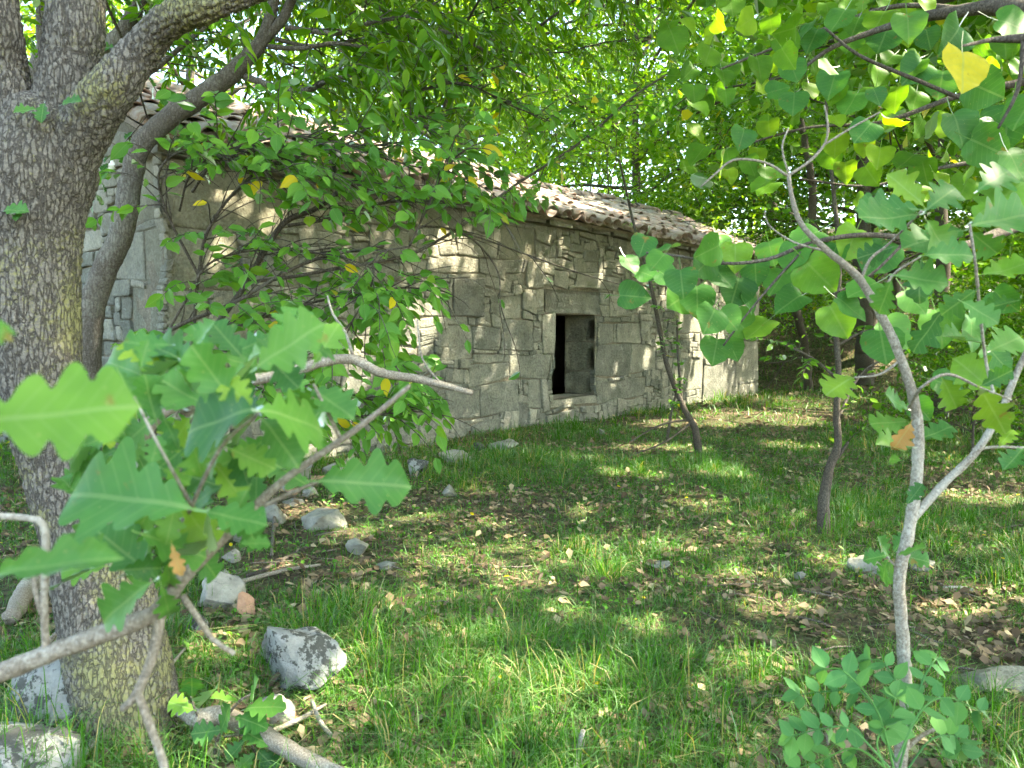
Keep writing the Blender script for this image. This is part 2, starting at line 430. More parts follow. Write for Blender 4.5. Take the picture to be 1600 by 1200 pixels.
def bark_fn(scale, plate, crack, lich, lichamt, stretch=0.45, vor=1.0):
    def fn(nt):
        p = pos_n(nt)
        q = map_n(nt, p, (1, 1, stretch))
        wv = nt.nodes.new('ShaderNodeVectorMath'); wv.operation = 'ADD'
        nz = nd(nt, 'ShaderNodeTexNoise', Scale=scale * 0.6, Detail=3.0); nt.links.new(q, nz.inputs['Vector'])
        sc = nt.nodes.new('ShaderNodeVectorMath'); sc.operation = 'SCALE'; sc.inputs['Scale'].default_value = 1.5 / scale
        nt.links.new(nz.outputs['Color'], sc.inputs[0]); nt.links.new(q, wv.inputs[0]); nt.links.new(sc.outputs[0], wv.inputs[1])
        vo = nd(nt, 'ShaderNodeTexVoronoi', Scale=scale, feature='DISTANCE_TO_EDGE'); nt.links.new(wv.outputs[0], vo.inputs['Vector'])
        e = vo.outputs['Distance']
        f = ramp(nt, math_n(nt, 'ADD', e, math_n(nt, 'MULTIPLY', math_n(nt, 'SUBTRACT', noise_n(nt, scale * 2.5, 3, .6, p), .5), .22)), [(0.0, (0, 0, 0)), (0.16, (1, 1, 1))]).outputs[0]
        f = math_n(nt, 'MAXIMUM', f, 1.0 - vor)
        c = mix_c(nt, f, crack, plate)
        c = mix_c(nt, 0.8, c, ramp(nt, noise_n(nt, scale * 1.7, 5, 0.7, p), [(0.28, (0.38, 0.36, 0.33)), (0.5, (0.9, 0.9, 0.88)), (0.72, (1.7, 1.7, 1.65))]).outputs[0], 'MULTIPLY')
        l = ramp(nt, math_n(nt, 'ADD', math_n(nt, 'MULTIPLY', noise_n(nt, 3.2, 4, 0.6, p), 0.6), math_n(nt, 'MULTIPLY', noise_n(nt, scale * 1.1, 4, 0.7, p), 0.4)), [(0.50, (0, 0, 0)), (0.58, (1, 1, 1))]).outputs[0]
        c = mix_c(nt, math_n(nt, 'MULTIPLY', math_n(nt, 'MULTIPLY', l, f), lichamt), c, lich)
        h = math_n(nt, 'ADD', f, math_n(nt, 'MULTIPLY', noise_n(nt, scale * 3, 4, 0.7, p), 0.35))
        return c, h, 1.0, 0.35 / scale
    return fn
M['bark_oak'] = rough_mat('furrowed_oak_bark', bark_fn(64, (0.16, 0.15, 0.125), (0.032, 0.028, 0.023), (0.27, 0.27, 0.08), 0.6, 0.26, .7), 0.95)
M['bark_grey'] = rough_mat('grey_smooth_bark', bark_fn(60, (0.125, 0.112, 0.09), (0.07, 0.06, 0.045), (0.25, 0.25, 0.2), 0.5, 0.3, .5), 0.95)
M['bark_dark'] = rough_mat('dark_bark', bark_fn(70, (0.10, 0.085, 0.065), (0.04, 0.033, 0.025), (0.18, 0.18, 0.14), 0.4, 0.4, .5), 0.95)
M['bark_pale'] = rough_mat('pale_lichened_bark', bark_fn(110, (0.24, 0.215, 0.165), (0.10, 0.085, 0.06), (0.38, 0.37, 0.30), 0.9, 0.6, .3), 0.95)
M['twig'] = rough_mat('twig_bark', bark_fn(120, (0.20, 0.17, 0.13), (0.09, 0.075, 0.05), (0.3, 0.29, 0.24), 0.4, 0.4), 0.95)
def soil_fn(nt):
    p = pos_n(nt)
    c = ramp(nt, noise_n(nt, 9, 7, 0.7, p), [(0.25, (0.05, 0.04, 0.027)), (0.5, (0.11, 0.088, 0.058)), (0.75, (0.23, 0.185, 0.12))]).outputs[0]
    g = ramp(nt, noise_n(nt, 0.9, 5, 0.65, p), [(0.42, (0, 0, 0)), (0.6, (1, 1, 1))]).outputs[0]
    c = mix_c(nt, math_n(nt, 'MULTIPLY', g, 0.6), c, (0.05, 0.085, 0.025))
    vo = nd(nt, 'ShaderNodeTexVoronoi', Scale=28.0); nt.links.new(p, vo.inputs['Vector'])
    c = mix_c(nt, 0.6, c, ramp(nt, vo.outputs['Color'], [(0.2, (0.4, 0.4, 0.4)), (0.8, (1.5, 1.4, 1.3))]).outputs[0], 'MULTIPLY')
    return c, math_n(nt, 'ADD', noise_n(nt, 30, 6, 0.75, p), vo.outputs['Distance']), 1.0, 0.03
M['soil'] = rough_mat('forest_soil', soil_fn, 1.0, spec=0.1)
M['wood'] = rough_mat('grey_weathered_wood', lambda nt: (ramp(nt, noise_n(nt, 18, 5, 0.6, map_n(nt, pos_n(nt), (0.2, 1, 1))), [(0.3, (0.16, 0.13, 0.10)), (0.7, (0.32, 0.28, 0.22))]).outputs[0], None, 0, 0))
M['orange'] = rough_mat('broken_terracotta', lambda nt: (ramp(nt, noise_n(nt, 12, 5, 0.7, pos_n(nt)), [(0.3, (0.22, 0.12, 0.07)), (0.7, (0.46, 0.28, 0.16))]).outputs[0], noise_n(nt, 50, 4, 0.6, pos_n(nt)), 0.5, 0.01))

# ------------------------------------------------------------------ ground
def make_ground():
    xs = np.concatenate([np.linspace(-220, -18, 22)[:-1], np.linspace(-18, 26, 221), np.linspace(26, 220, 22)[1:]])
    ys = np.concatenate([np.linspace(-60, -4, 10)[:-1], np.linspace(-4, 46, 251), np.linspace(46, 260, 24)[1:]])
    X, Y = np.meshgrid(xs, ys, indexing='xy')
    Z = ground_h(X, Y)
    V = np.stack([X, Y, Z], -1).reshape(-1, 3)
    nx, ny = len(xs), len(ys)
    i = np.arange(ny - 1)[:, None] * nx + np.arange(nx - 1)[None]
    F = np.stack([i, i + 1, i + nx + 1, i + nx], -1).reshape(-1, 4)
    o = obj('ground', mesh_data('ground', V, F, M['soil']))
    tag(o, 'brown leaf-littered soil of the sloping clearing', 'ground', kind='structure')
make_ground()

# ------------------------------------------------------------------ the stone house
house = thing('stone_house', 'long derelict rubble stone house with sagging clay tile roof', 'house', wall_pt((T_L + T_R) / 2, RUN, 0))
DOOR_T0, DOOR_T1, DOOR_Z0, DOOR_Z1 = wall_t(863), wall_t(930), wall_z(863, 625), wall_z(863, 490)
THICK = 0.57
def frame_wall(name, t0, t1, z0, z1, s0, s1, hole, mat):
    a, b, c, d = hole
    q = [(t0, z0), (t1, z0), (t1, z1), (t0, z1), (a, c), (b, c), (b, d), (a, d)]
    V = [wall_pt(t, s0, z) for t, z in q] + [wall_pt(t, s1, z) for t, z in q]
    F = []
    for k in range(4):
        l = (k + 1) % 4
        F += [(k, l, 4 + l, 4 + k), (8 + l, 8 + k, 12 + k, 12 + l), (l, k, 8 + k, 8 + l), (4 + k, 4 + l, 12 + l, 12 + k)]
    return obj(name, mesh_data(name, V, np.array(F), mat, smooth=False), house)
def prism(V2, d0, d1, fn, name, mat, parent):
    n = len(V2)
    V = [fn(a, b, d0) for a, b in V2] + [fn(a, b, d1) for a, b in V2]
    F = [(k, (k + 1) % n, n + (k + 1) % n, n + k) for k in range(n)]
    return obj(name, mesh_data(name, V, [np.array(F), np.array([list(range(n))[::-1]]), np.array([[n + k for k in range(n)]])], mat, smooth=False), parent)
wall_f = frame_wall('front_wall', T_L, T_R, -0.5, EAVE, 0.016, THICK, (DOOR_T0, DOOR_T1, DOOR_Z0, DOOR_Z1), M['mortar'])
APEX = EAVE + RUN * math.tan(SLOPE) - 0.02
gpts = [(0.06, -0.6), (2 * RUN, -0.6), (2 * RUN, EAVE), (RUN, APEX), (0.06, EAVE + 0.02)]
wall_g = prism(gpts, T_L + 0.016, T_L + 0.5, lambda s, z, t: wall_pt(t, s, z), 'gable_wall', M['mortar'], house)
gpts2 = [(0.06, -0.3), (2 * RUN, -0.3), (2 * RUN, EAVE), (RUN, APEX), (0.06, EAVE + 0.02)]
wall_g2 = prism(gpts2, T_R - 0.5, T_R - 0.01, lambda s, z, t: wall_pt(t, s, z), 'gable_wall', M['stone'], house)
prism([(2 * RUN - 0.5, -0.5), (2 * RUN - 0.004, -0.5), (2 * RUN - 0.004, EAVE - 0.01), (2 * RUN - 0.5, EAVE - 0.01)], T_L + 0.51, T_R - 0.51, lambda s, z, t: wall_pt(t, s, z), 'back_wall', M['stone'], house)
prism([(THICK + .01, 0.0), (2 * RUN - 0.51, 0.0), (2 * RUN - 0.51, 0.12), (THICK + .01, 0.12)], T_L + 0.51, T_R - 0.51, lambda s, z, t: wall_pt(t, s, z), 'floor', M['soil'], house)

def pack(t0, t1, z0, z1, cell, rects, top_fn, seed, wmax=8, hmax=4):
    r = random.Random(seed)
    nt_ = int(round((t1 - t0) / cell)); nz = int(round((z1 - z0) / cell))
    occ = np.zeros((nt_, nz), bool)
    out = []
    for (a, b, c, d, kind) in rects:
        i0 = max(0, int(round((a - t0) / cell))); i1 = min(nt_, int(round((b - t0) / cell)))
        j0 = max(0, int(round((c - z0) / cell))); j1 = min(nz, int(round((d - z0) / cell)))
        if i1 <= i0 or j1 <= j0: continue
        if occ[i0:i1, j0:j1].any() and kind != 'hole':
            # shrink away from occupied cells
            while i1 > i0 and occ[i0, j0:j1].any(): i0 += 1
            while i1 > i0 and occ[i1 - 1, j0:j1].any(): i1 -= 1
            while j1 > j0 and occ[i0:i1, j0].any(): j0 += 1
            while j1 > j0 and occ[i0:i1, j1 - 1].any(): j1 -= 1
            if i1 <= i0 or j1 <= j0 or occ[i0:i1, j0:j1].any(): continue
        occ[i0:i1, j0:j1] = True
        if kind != 'hole': out.append((i0, i1, j0, j1, kind))
    for j in range(nz):
        for i in range(nt_):
            if occ[i, j]: continue
            w = r.choice([2, 2, 3, 3, 4, 5, 6, 7, 8]); h = r.choice([1, 1, 2, 2, 3, 3, 4])
            if h == 1: w = min(w, 5)
            k = 0
            while k < w and i + k < nt_ and not occ[i + k, j]: k += 1
            w = k
            if i + w < nt_ and not occ[i + w, j] and (i + w + 1 >= nt_ or occ[i + w + 1, j]): w += 1
            k = 1
            while k < h and j + k < nz and not occ[i:i + w, j + k].any(): k += 1
            h = k
            if j + h < nz and not occ[i:i + w, j + h].any() and (j + h + 1 >= nz or occ[i:i + w, j + h + 1].all()): h += 1
            if w == 1: h = min(h, 1 if j % 2 else 2)
            elif w == 2: h = min(h, 3)
            occ[i:i + w, j:j + h] = True
            out.append((i, i + w, j, j + h, 'rubble'))
    return [(t0 + a * cell, t0 + b * cell, z0 + c * cell, z0 + d * cell, k) for a, b, c, d, k in out]

def warp2(a, b, amp, seed):
    p = np.stack([a, b], -1)
    return (a + amp * (vnoise(p, 3.3, seed) + 0.5 * vnoise(p, 8.5, seed + 1)), b + amp * 0.9 * (vnoise(p, 3.0, seed + 2) + 0.5 * vnoise(p, 9.0, seed + 3)))
def stone_geo(a0, a1, b0, b1, seed, smooth_face, gap, amp, fn, clip=None, edge_lo=None):
    """a stone's rough face as a grid with a rounded rim; fn(a, b, depth) -> xyz"""
    w, h = a1 - a0, b1 - b0
    nu = 4 if w < 0.35 else (5 if w < 0.6 else 7); nv = 4 if h < 0.4 else 5
    g = gap * min(1, 0.5 + min(w, h) * 2)
    u = np.linspace(a0 + g, a1 - g, nu + 1); v = np.linspace(b0 + g, b1 - g, nv + 1)
    # pull first and last rows close to the rim for a rounded arris
    e = min(0.014, 0.15 * min(w, h)); u[1] = u[0] + e; u[-2] = u[-1] - e; v[1] = v[0] + e; v[-2] = v[-1] - e
    U, V_ = np.meshgrid(u, v, indexing='ij')
    rnd = np.random.default_rng(seed)
    proud = rnd.uniform(-0.004, 0.036) if not smooth_face else rnd.uniform(0.0, 0.012)
    dep = -proud - (0.006 if smooth_face else 0.012) * vnoise(np.stack([U, V_], -1), 9, seed % 977)
    rim = np.zeros_like(U, bool); rim[0] = rim[-1] = True; rim[:, 0] = rim[:, -1] = True
    dep[rim] += (0.008 if smooth_face else rnd.uniform(0.005, 0.012))
    cor = np.zeros_like(rim)
    for x in (0, -1):
        for y in (0, -1): cor[x, y] = True
    ca, cb = (a0 + a1) / 2, (b0 + b1) / 2
    k = rnd.uniform(0.0, 0.03) if not smooth_face else 0.008
    k = min(k, 0.25 * min(w, h))
    U[cor] += np.sign(ca - U[cor]) * k * rnd.uniform(0.2, 1, 4); V_[cor] += np.sign(cb - V_[cor]) * k * rnd.uniform(0.2, 1, 4)
    am = amp * (0.25 if smooth_face else 1)
    fu, fv = (U - a0) / w, (V_ - b0) / h
    du = dv = 0
    for (x, fx) in ((a0, 1 - fu), (a1, fu)):
        for (y, fy) in ((b0, 1 - fv), (b1, fv)):
            q0, q1 = warp2(np.array([x]), np.array([y]), am, 40)
            du = du + fx * fy * (q0[0] - x); dv = dv + fx * fy * (q1[0] - y)
    pq = np.stack([U, V_], -1)
    fa = 0.003 if smooth_face else 0.009
    Uw = U + du + fa * vnoise(pq, 17, seed % 613); Vw = V_ + dv + fa * vnoise(pq, 17, seed % 613 + 5)
    if clip is not None: Uw, Vw = clip(Uw, Vw)
    top = np.stack([Uw, Vw, dep], -1).reshape(-1, 3)
    n0 = nu + 1; n1 = nv + 1
    idx = np.arange(n0 * n1).reshape(n0, n1)
    F = np.stack([idx[:-1, :-1], idx[1:, :-1], idx[1:, 1:], idx[:-1, 1:]], -1).reshape(-1, 4)
    ringi = np.concatenate([idx[:-1, 0], idx[-1, :-1], idx[:0:-1, -1], idx[0, :0:-1]])
    back = top[ringi].copy(); back[:, 2] = 0.085
    allv = np.vstack([top, back]); m = len(top); n = len(ringi)
    S = np.array([(ringi[(q + 1) % n], ringi[q], m + q, m + (q + 1) % n) for q in range(n)])
    pts = np.array([fn(a, b, d) for a, b, d in allv])
    return pts, np.vstack([F, S])
def lay_stones(parent, cells, fn, amp, gap, nmax, seed, clip=None, prefix='stone', rest='chinking_stones'):
    order = sorted(cells, key=lambda c: -(c[1] - c[0]) * (c[3] - c[2]))
    rest_mb = MB()
    for i, (a0, a1, b0, b1, kind) in enumerate(order):
        sm = kind == 'ashlar'
        pts, F = stone_geo(a0, a1, b0, b1, seed + i, sm, gap * (0.6 if sm else 1), amp, fn, clip)
        mat = M['ashlar'] if sm else M['stone']
        if i < nmax:
            c = pts.mean(0)
            obj(prefix, mesh_data(prefix, pts - c, F, mat, smooth=sm), parent, c)
        else:
            rest_mb.add(pts, F, tint=random.Random(i).random())
    o = rest_mb.build(rest, M['stone'], parent, smooth=False)
    if o: tag(o, kind='stuff')

def R(x0, y0, x1, y1, kind='rubble'):   # a stone traced in the picture -> wall coordinates
    xm = (x0 + x1) / 2
    return (wall_t(x0), wall_t(x1), wall_z(xm, y1), wall_z(xm, y0), kind)
rects = [(DOOR_T0, DOOR_T1, DOOR_Z0, DOOR_Z1, 'hole'),
    (DOOR_T0 - 0.2, DOOR_T1 + 0.16, DOOR_Z1, DOOR_Z1 + 0.36, 'hole'),      # lintel
    (DOOR_T0 - 0.12, DOOR_T1 + 0.05, DOOR_Z0 - 0.12, DOOR_Z0, 'hole'),      # sill
    R(262, 254, 440, 360, 'ashlar'), R(262, 362, 375, 452, 'ashlar'), R(262, 454, 330, 545, 'ashlar'), R(332, 454, 420, 545, 'ashlar'),
    R(376, 362, 470, 450, 'ashlar'), R(442, 312, 520, 360, 'ashlar'), R(522, 305, 618, 352, 'ashlar'), R(500, 400, 575, 445, 'ashlar'),
    R(262, 548, 360, 640, 'ashlar'), R(362, 548, 440, 620, 'ashlar'), R(576, 353, 640, 398), R(622, 318, 690, 352, 'ashlar'),
    R(795, 552, 861, 595), R(787, 498, 830, 548), R(830, 513, 847, 537), R(847, 490, 863, 552), R(812, 460, 838, 487), R(783, 459, 812, 497),
    R(822, 410, 867, 452), R(867, 422, 887, 450), R(740, 510, 782, 552), R(700, 510, 738, 560), R(708, 437, 758, 497), R(760, 433, 797, 453),
    R(737, 552, 795, 570), R(730, 570, 795, 597), R(697, 607, 748, 653), R(748, 597, 810, 650), R(823, 593, 847, 633), R(847, 595, 862, 636),
    R(777, 635, 833, 673), R(653, 653, 707, 683), R(737, 655, 777, 690), R(597, 668, 650, 695), R(685, 397, 747, 433), R(603, 460, 663, 495),
    R(667, 470, 705, 493), R(750, 400, 785, 433), R(633, 403, 670, 430), R(717, 373, 777, 397), R(787, 407, 818, 425), R(837, 380, 860, 410),
    R(782, 350, 835, 405, 'ashlar'), R(853, 640, 900, 670), R(932, 500, 958, 537), R(962, 502, 997, 537), R(997, 500, 1017, 535), R(931, 538, 985, 590),
    R(985, 537, 1027, 580), R(931, 592, 1010, 625), R(950, 473, 973, 492), R(897, 423, 940, 453), R(1150, 530, 1183, 597), R(1150, 440, 1183, 500), R(1155, 600, 1183, 622),
    R(500, 640, 560, 690), R(560, 600, 640, 650), R(440, 650, 500, 700), R(480, 500, 560, 560), R(1050, 560, 1100, 610), R(1100, 570, 1150, 620), R(1060, 470, 1110, 520)]
cells = pack(T_L - 0.04, T_R, -0.42, EAVE - 0.10, 0.052, rects, None, 5)
lay_stones(wall_f, cells, lambda a, b, d: wall_pt(a, d, b), 0.055, 0.004, 290, 1000,
           clip=lambda U, V: (np.clip(U, T_L - 0.04, T_R + 0.02) * 1.0, V))
# lintel, sill and jamb blocks of the opening
def block(name, t0, t1, s0, s1, z0, z1, mat, parent, seed, amp=0.012, nu=5, nv=3, nw=4):
    mb = {}
    V = []; F = []
    def vid(i, j, k):
        key = (i, j, k)
        if key not in mb:
            mb[key] = len(V)
            t = t0 + (t1 - t0) * i / nu; s = s0 + (s1 - s0) * j / nv; z = z0 + (z1 - z0) * k / nw
            edge = (i in (0, nu)) + (j in (0, nv)) + (k in (0, nw))
            if edge >= 2:
                f = 0.010
                if i in (0, nu): t += f if i == 0 else -f
                if j in (0, nv): s += f if j == 0 else -f
                if k in (0, nw): z += f if k == 0 else -f
            p = np.array([[t, s, z]])
            t += amp * vnoise(p, 7, seed)[0]; s += amp * vnoise(p, 7, seed + 1)[0]; z += amp * vnoise(p, 7, seed + 2)[0]
            V.append(wall_pt(t, s, z))
        return mb[key]
    for (A, B, fixed) in (('i', 'j', 'k'), ('i', 'k', 'j'), ('j', 'k', 'i')):
        na = {'i': nu, 'j': nv, 'k': nw}
        for fx in (0, na[fixed]):
            for a in range(na[A]):
                for b in range(na[B]):
                    q = []
                    for da, db in ((0, 0), (1, 0), (1, 1), (0, 1)):
                        d = {A: a + da, B: b + db, fixed: fx}
                        q.append(vid(d['i'], d['j'], d['k']))
                    F.append(q if fx else q[::-1])
    V = np.array(V); c = V.mean(0)
    return obj(name, mesh_data(name, V - c, np.array(F), mat), parent, c)
block('lintel', DOOR_T0 - 0.19, DOOR_T1 + 0.15, -0.004, 0.28, DOOR_Z1 + 0.006, DOOR_Z1 + 0.35, M['stone'], house, 11)
block('lintel', DOOR_T0 - 0.1, DOOR_T1 + 0.1, 0.29, 0.58, DOOR_Z1 + 0.006, DOOR_Z1 + 0.3, M['wood'], house, 13)
block('sill', DOOR_T0 - 0.11, DOOR_T1 + 0.04, -0.015, 0.55, DOOR_Z0 - 0.115, DOOR_Z0 + 0.015, M['stone'], house, 17)
jz = [DOOR_Z0 + 0.016, DOOR_Z0 + 0.36, DOOR_Z0 + 0.82, DOOR_Z1]
for k in range(3):
    block('jamb_stone', DOOR_T1 - 0.012, DOOR_T1 + 0.05, 0.004, 0.575, jz[k] + .002, jz[k + 1] - .002, M['ashlar'], house, 21 + k, 0.005)
    block('jamb_stone', DOOR_T0 - 0.04, DOOR_T0 + 0.012, 0.004, 0.575, jz[k] + .002, jz[k + 1] - .002, M['stone'], house, 31 + k, 0.005)
# gable stones
def rake(U, V):
    top = EAVE - 0.08 + np.clip(U, 0, RUN) * math.tan(SLOPE) - np.clip(U - RUN, 0, 9) * math.tan(SLOPE)
    return U, np.minimum(V, top)
gr = [(0.0, 0.55, EAVE - 0.62, EAVE - 0.05, 'ashlar'), (0, 0.35, EAVE - 1.15, EAVE - 0.65, 'ashlar'), (0, 0.6, EAVE - 1.7, EAVE - 1.17, 'ashlar'), (0.36, 0.9, EAVE - 1.1, EAVE - 0.7, 'rubble')]
gcells = [c for c in pack(0.0, 2 * RUN, -0.5, APEX, 0.07, gr, None, 9) if c[2] < EAVE - 0.16 + min((c[0] + c[1]) / 2, 2 * RUN - (c[0] + c[1]) / 2) * math.tan(SLOPE)]
lay_stones(wall_g, gcells, lambda a, b, d: wall_pt(T_L + d, a, b), 0.045, 0.006, 200, 5000, clip=rake)
# roof: deck, eave slabs, clay tiles
roof_t0, roof_t1 = T_L - 0.16, T_R + 0.15
def roof_pt(t, u, hgt):     # u: distance up the slope from the eave line, hgt: off the deck
    s = -0.16 + u * math.cos(SLOPE) - hgt * math.sin(SLOPE)
    sag = -0.10 * math.sin(math.pi * min(max((t - roof_t0) / (roof_t1 - roof_t0), 0), 1)) * (0.3 + 0.7 * min(max(u / 2.7, 0), 1))
    z = EAVE + 0.04 - 0.16 * math.tan(SLOPE) * 0.3 + u * math.sin(SLOPE) + hgt * math.cos(SLOPE) + sag + 0.03 * math.sin(t * 1.7) * u / 2.7
    return wall_pt(t, s, z)
ULEN = (RUN + 0.16) / math.cos(SLOPE)
ts = np.linspace(roof_t0 + .06, roof_t1 - .06, 24)
mb = MB()
V = []
for t in ts:
    for (u, hgt) in ((0.05, -0.04), (0.05, 0.0), (ULEN, 0.0), (ULEN, -0.06)): V.append(roof_pt(t, u, hgt))
F = []
for i in range(len(ts) - 1):
    for k in range(4): F.append((i * 4 + k, i * 4 + (k + 1) % 4, i * 4 + 4 + (k + 1) % 4, i * 4 + 4 + k))
F += [(0, 1, 2, 3), (len(V) - 1, len(V) - 2, len(V) - 3, len(V) - 4)]
roof = obj('roof', mesh_data('roof', V, np.array(F), M['wood'], smooth=False), house)
V = []
for t in ts:
    for (u, hgt) in ((0.05, -0.04), (0.05, 0.03), (ULEN - 0.02, 0.03), (ULEN - 0.02, -0.06)):
        q = roof_pt(t, u, hgt); s = q[:2] @ N - SW
        q[:2] += N * (2 * RUN - 2 * s); V.append(q)
obj('roof_slope', mesh_data('roof_slope', V, np.array([f[::-1] for f in F]), M['tile'], smooth=False), house)
t = T_L - 0.1; k = 0
while t < T_R:
    w = random.Random(k).uniform(0.35, 0.75)
    block('eave_slab', t + .006, min(t + w, T_R + .1) - .006, -0.10 + 0.02 * math.sin(k * 2.3), 0.3, EAVE - 0.10 + 0.008 * math.sin(k * 3.1), EAVE - 0.012, M['stone'], wall_f, 300 + k, 0.012, 3, 2, 1)
    t += w; k += 1
def tile_template(r0, r1, L, th, nseg=6, flip=False):
    a = np.linspace(0, math.pi, nseg + 1)
    rows = []
    for (r, y) in ((r0, 0.0), (r1, L)):
        for rr in (r, r - th):
            rows.append(np.stack([np.cos(a) * rr, np.full_like(a, y), np.sin(a) * rr * 0.8], -1))
    V = np.concatenate(rows); n = nseg + 1
    F = []
    for k in range(nseg):
        F += [(k, k + 1, 2 * n + k + 1, 2 * n + k), (n + k + 1, n + k, 3 * n + k, 3 * n + k + 1), (k + 1, k, n + k, n + k + 1), (2 * n + k, 2 * n + k + 1, 3 * n + k + 1, 3 * n + k)]
    F += [(0, 2 * n, 3 * n, n), (nseg, n + nseg, 3 * n + nseg, 2 * n + nseg)]
    if flip: V[:, 2] *= -1; F = [f[::-1] for f in F]
    return V, np.array(F)
cov_V, cov_F = tile_template(0.128, 0.100, 0.52, 0.017)
pan_V, pan_F = tile_template(0.128, 0.105, 0.52, 0.017, flip=True)
cov_me = mesh_data('roof_tile', cov_V, cov_F, M['tile'])
tiles = []; rest_mb = MB()
tr = np.random.default_rng(77)
rows_u = np.arange(-0.06, ULEN - 0.3, 0.36)
ncol = int((roof_t1 - roof_t0) / 0.255)
for c in range(ncol + 1):
    t = roof_t0 + c * 0.255
    for r_, u in enumerate(rows_u):
        for kind in ('pan', 'cover'):
            if kind == 'cover' and tr.random() < 0.09: continue
            tt = t + (0.1275 if kind == 'pan' else 0) + tr.normal(0, 0.02); uu = u + tr.normal(0, 0.05)
            hgt = (0.115 if kind == 'pan' else 0.075) + tr.uniform(0, 0.03)
            yaw = tr.normal(0, 0.09) + (tr.normal(0, 0.35) if tr.random() < 0.12 else 0)
            o0 = roof_pt(tt, uu, hgt); o1 = roof_pt(tt + yaw, uu + 1, hgt - 0.035 + tr.normal(0, .02))
            yv = nrm(o1 - o0); xv = np.array([D[0], D[1], 0]); xv = nrm(xv - yv * (xv @ yv)); zv = np.cross(xv, yv)
            tiles.append((kind, o0, xv, yv, zv, tr.random()))
for c in range(36):
    t = roof_t0 + 0.1 + c * 0.365
    o0 = roof_pt(t, ULEN - 0.02, 0.10); o1 = roof_pt(t + 1, ULEN - 0.02, 0.10 + tr.normal(0, .05))
    yv = nrm(o1 - o0); zv = np.array([0, 0, 1.0]); zv = nrm(zv - yv * (zv @ yv)); xv = np.cross(yv, zv)
    tiles.append(('ridge', o0, xv * 1.2, yv, zv * 1.2, tr.random()))
def tile_rank(tl):
    x, y, z = project(tl[1]); d = float(z)
    return (tl[0] == 'pan') * 100 + d - 0.001 * d
tiles.sort(key=tile_rank)
for i, (kind, o0, xv, yv, zv, rd) in enumerate(tiles):
    if i < 300 and kind != 'pan':
        o = bpy.data.objects.new('roof_tile', cov_me); col.objects.link(o)
        m = Matrix(((xv[0], yv[0], zv[0], o0[0]), (xv[1], yv[1], zv[1], o0[1]), (xv[2], yv[2], zv[2], o0[2]), (0, 0, 0, 1)))
        o.parent = roof; o.matrix_local = m
    else:
        A, B = (pan_V, pan_F) if kind == 'pan' else (cov_V, cov_F)
        rest_mb.add(o0 + A[:, :1] * xv + A[:, 1:2] * yv + A[:, 2:] * zv, B, tint=rd)
tag(rest_mb.build('roof_tiles', M['tile'], roof), kind='stuff')

# ------------------------------------------------------------------ leaves
def strip_leaf(mid, edge, fold=0.18, curl=0.15, wave=0.0, half=True, pet=0.12):
    mid = np.array(mid, float); edge = np.array(edge, float); n = len(mid)
    V = []; UV = []
    w = np.max(np.abs(edge[:, 0])) + 1e-6
    def zf(x, y, k): return fold * abs(x) - curl * y * y + wave * math.sin(k * 2.1) * abs(x) + 0.045 * math.sin(y * 9 + 2.0 * x) * (0.3 + abs(x) * 2)
    for k in range(n): V.append((0, mid[k], zf(0, mid[k], k))); UV.append((0.5, mid[k]))
    for sgn in (1, -1):
        for f in ((0.55, 1.0) if half else (1.0,)):
            for k in range(n):
                x = edge[k, 0] * f * sgn; y = mid[k] * (1 - f) + edge[k, 1] * f
                V.append((x, y, zf(x, y, k + (0 if sgn > 0 else 3)))); UV.append((0.5 + 0.5 * x / w, y))
    F = []
    m = 2 if half else 1
    for k in range(n - 1):
        a = 0
        for l in range(m):
            b = n * (1 + l); F.append((a + k, b + k, b + k + 1, a + k + 1)); a = b
        a = 0
        for l in range(m):
            b = n * (1 + m + l); F.append((a + k + 1, b + k + 1, b + k, a + k)); a = b
    # leaf stalk
    for f in (0.0, 0.5, 1.0):
        for sx in (-1, 1): V.append((sx * .011, .04 - pet * f, .004 + pet * .18 * f * f)); UV.append((0.5, 0.0))
    b0 = len(V) - 6
    F += [(b0, b0 + 1, b0 + 3, b0 + 2), (b0 + 2, b0 + 3, b0 + 5, b0 + 4)]
    return np.array(V), np.array(F), np.array(UV)
def oak_shape(seed, fold, curl):
    r = np.random.default_rng(seed)
    v = np.linspace(0, 1, 41)
    env = np.interp(v, [0, .07, .16, .35, .58, .74, .88, .96, 1], [.012, .016, .10, .22, .31, .31, .23, .13, .0])
    ph = 4.1 * np.clip(v - .06, 0, 1) / .94 + 0.15 * r.normal()
    lobe = np.abs(np.sin(math.pi * ph)) ** 0.5
    w = env * (0.20 + 0.90 * lobe) * (1 + 0.16 * vnoise(np.stack([v * 9, v * 0 + seed], -1), 1, seed))
    w = np.convolve(np.pad(w, 1, mode='edge'), [.22, .56, .22], 'valid'); w[0] = .012; w[-1] = 0
    return strip_leaf(v, np.stack([w, v + 0.03 * lobe * np.clip(env * 4, 0, 1) * (1 - v)], -1), fold, curl, 0.0, pet=.10)
def ovate_shape(fold, curl, wid=0.27):
    v = np.array([0, .10, .28, .48, .68, .86, 1.0]); w = np.array([0.01, .55, .95, 1.0, .72, .3, 0]) * wid
    return strip_leaf(v, np.stack([w, v + 0.02], -1), fold, curl, 0.02)
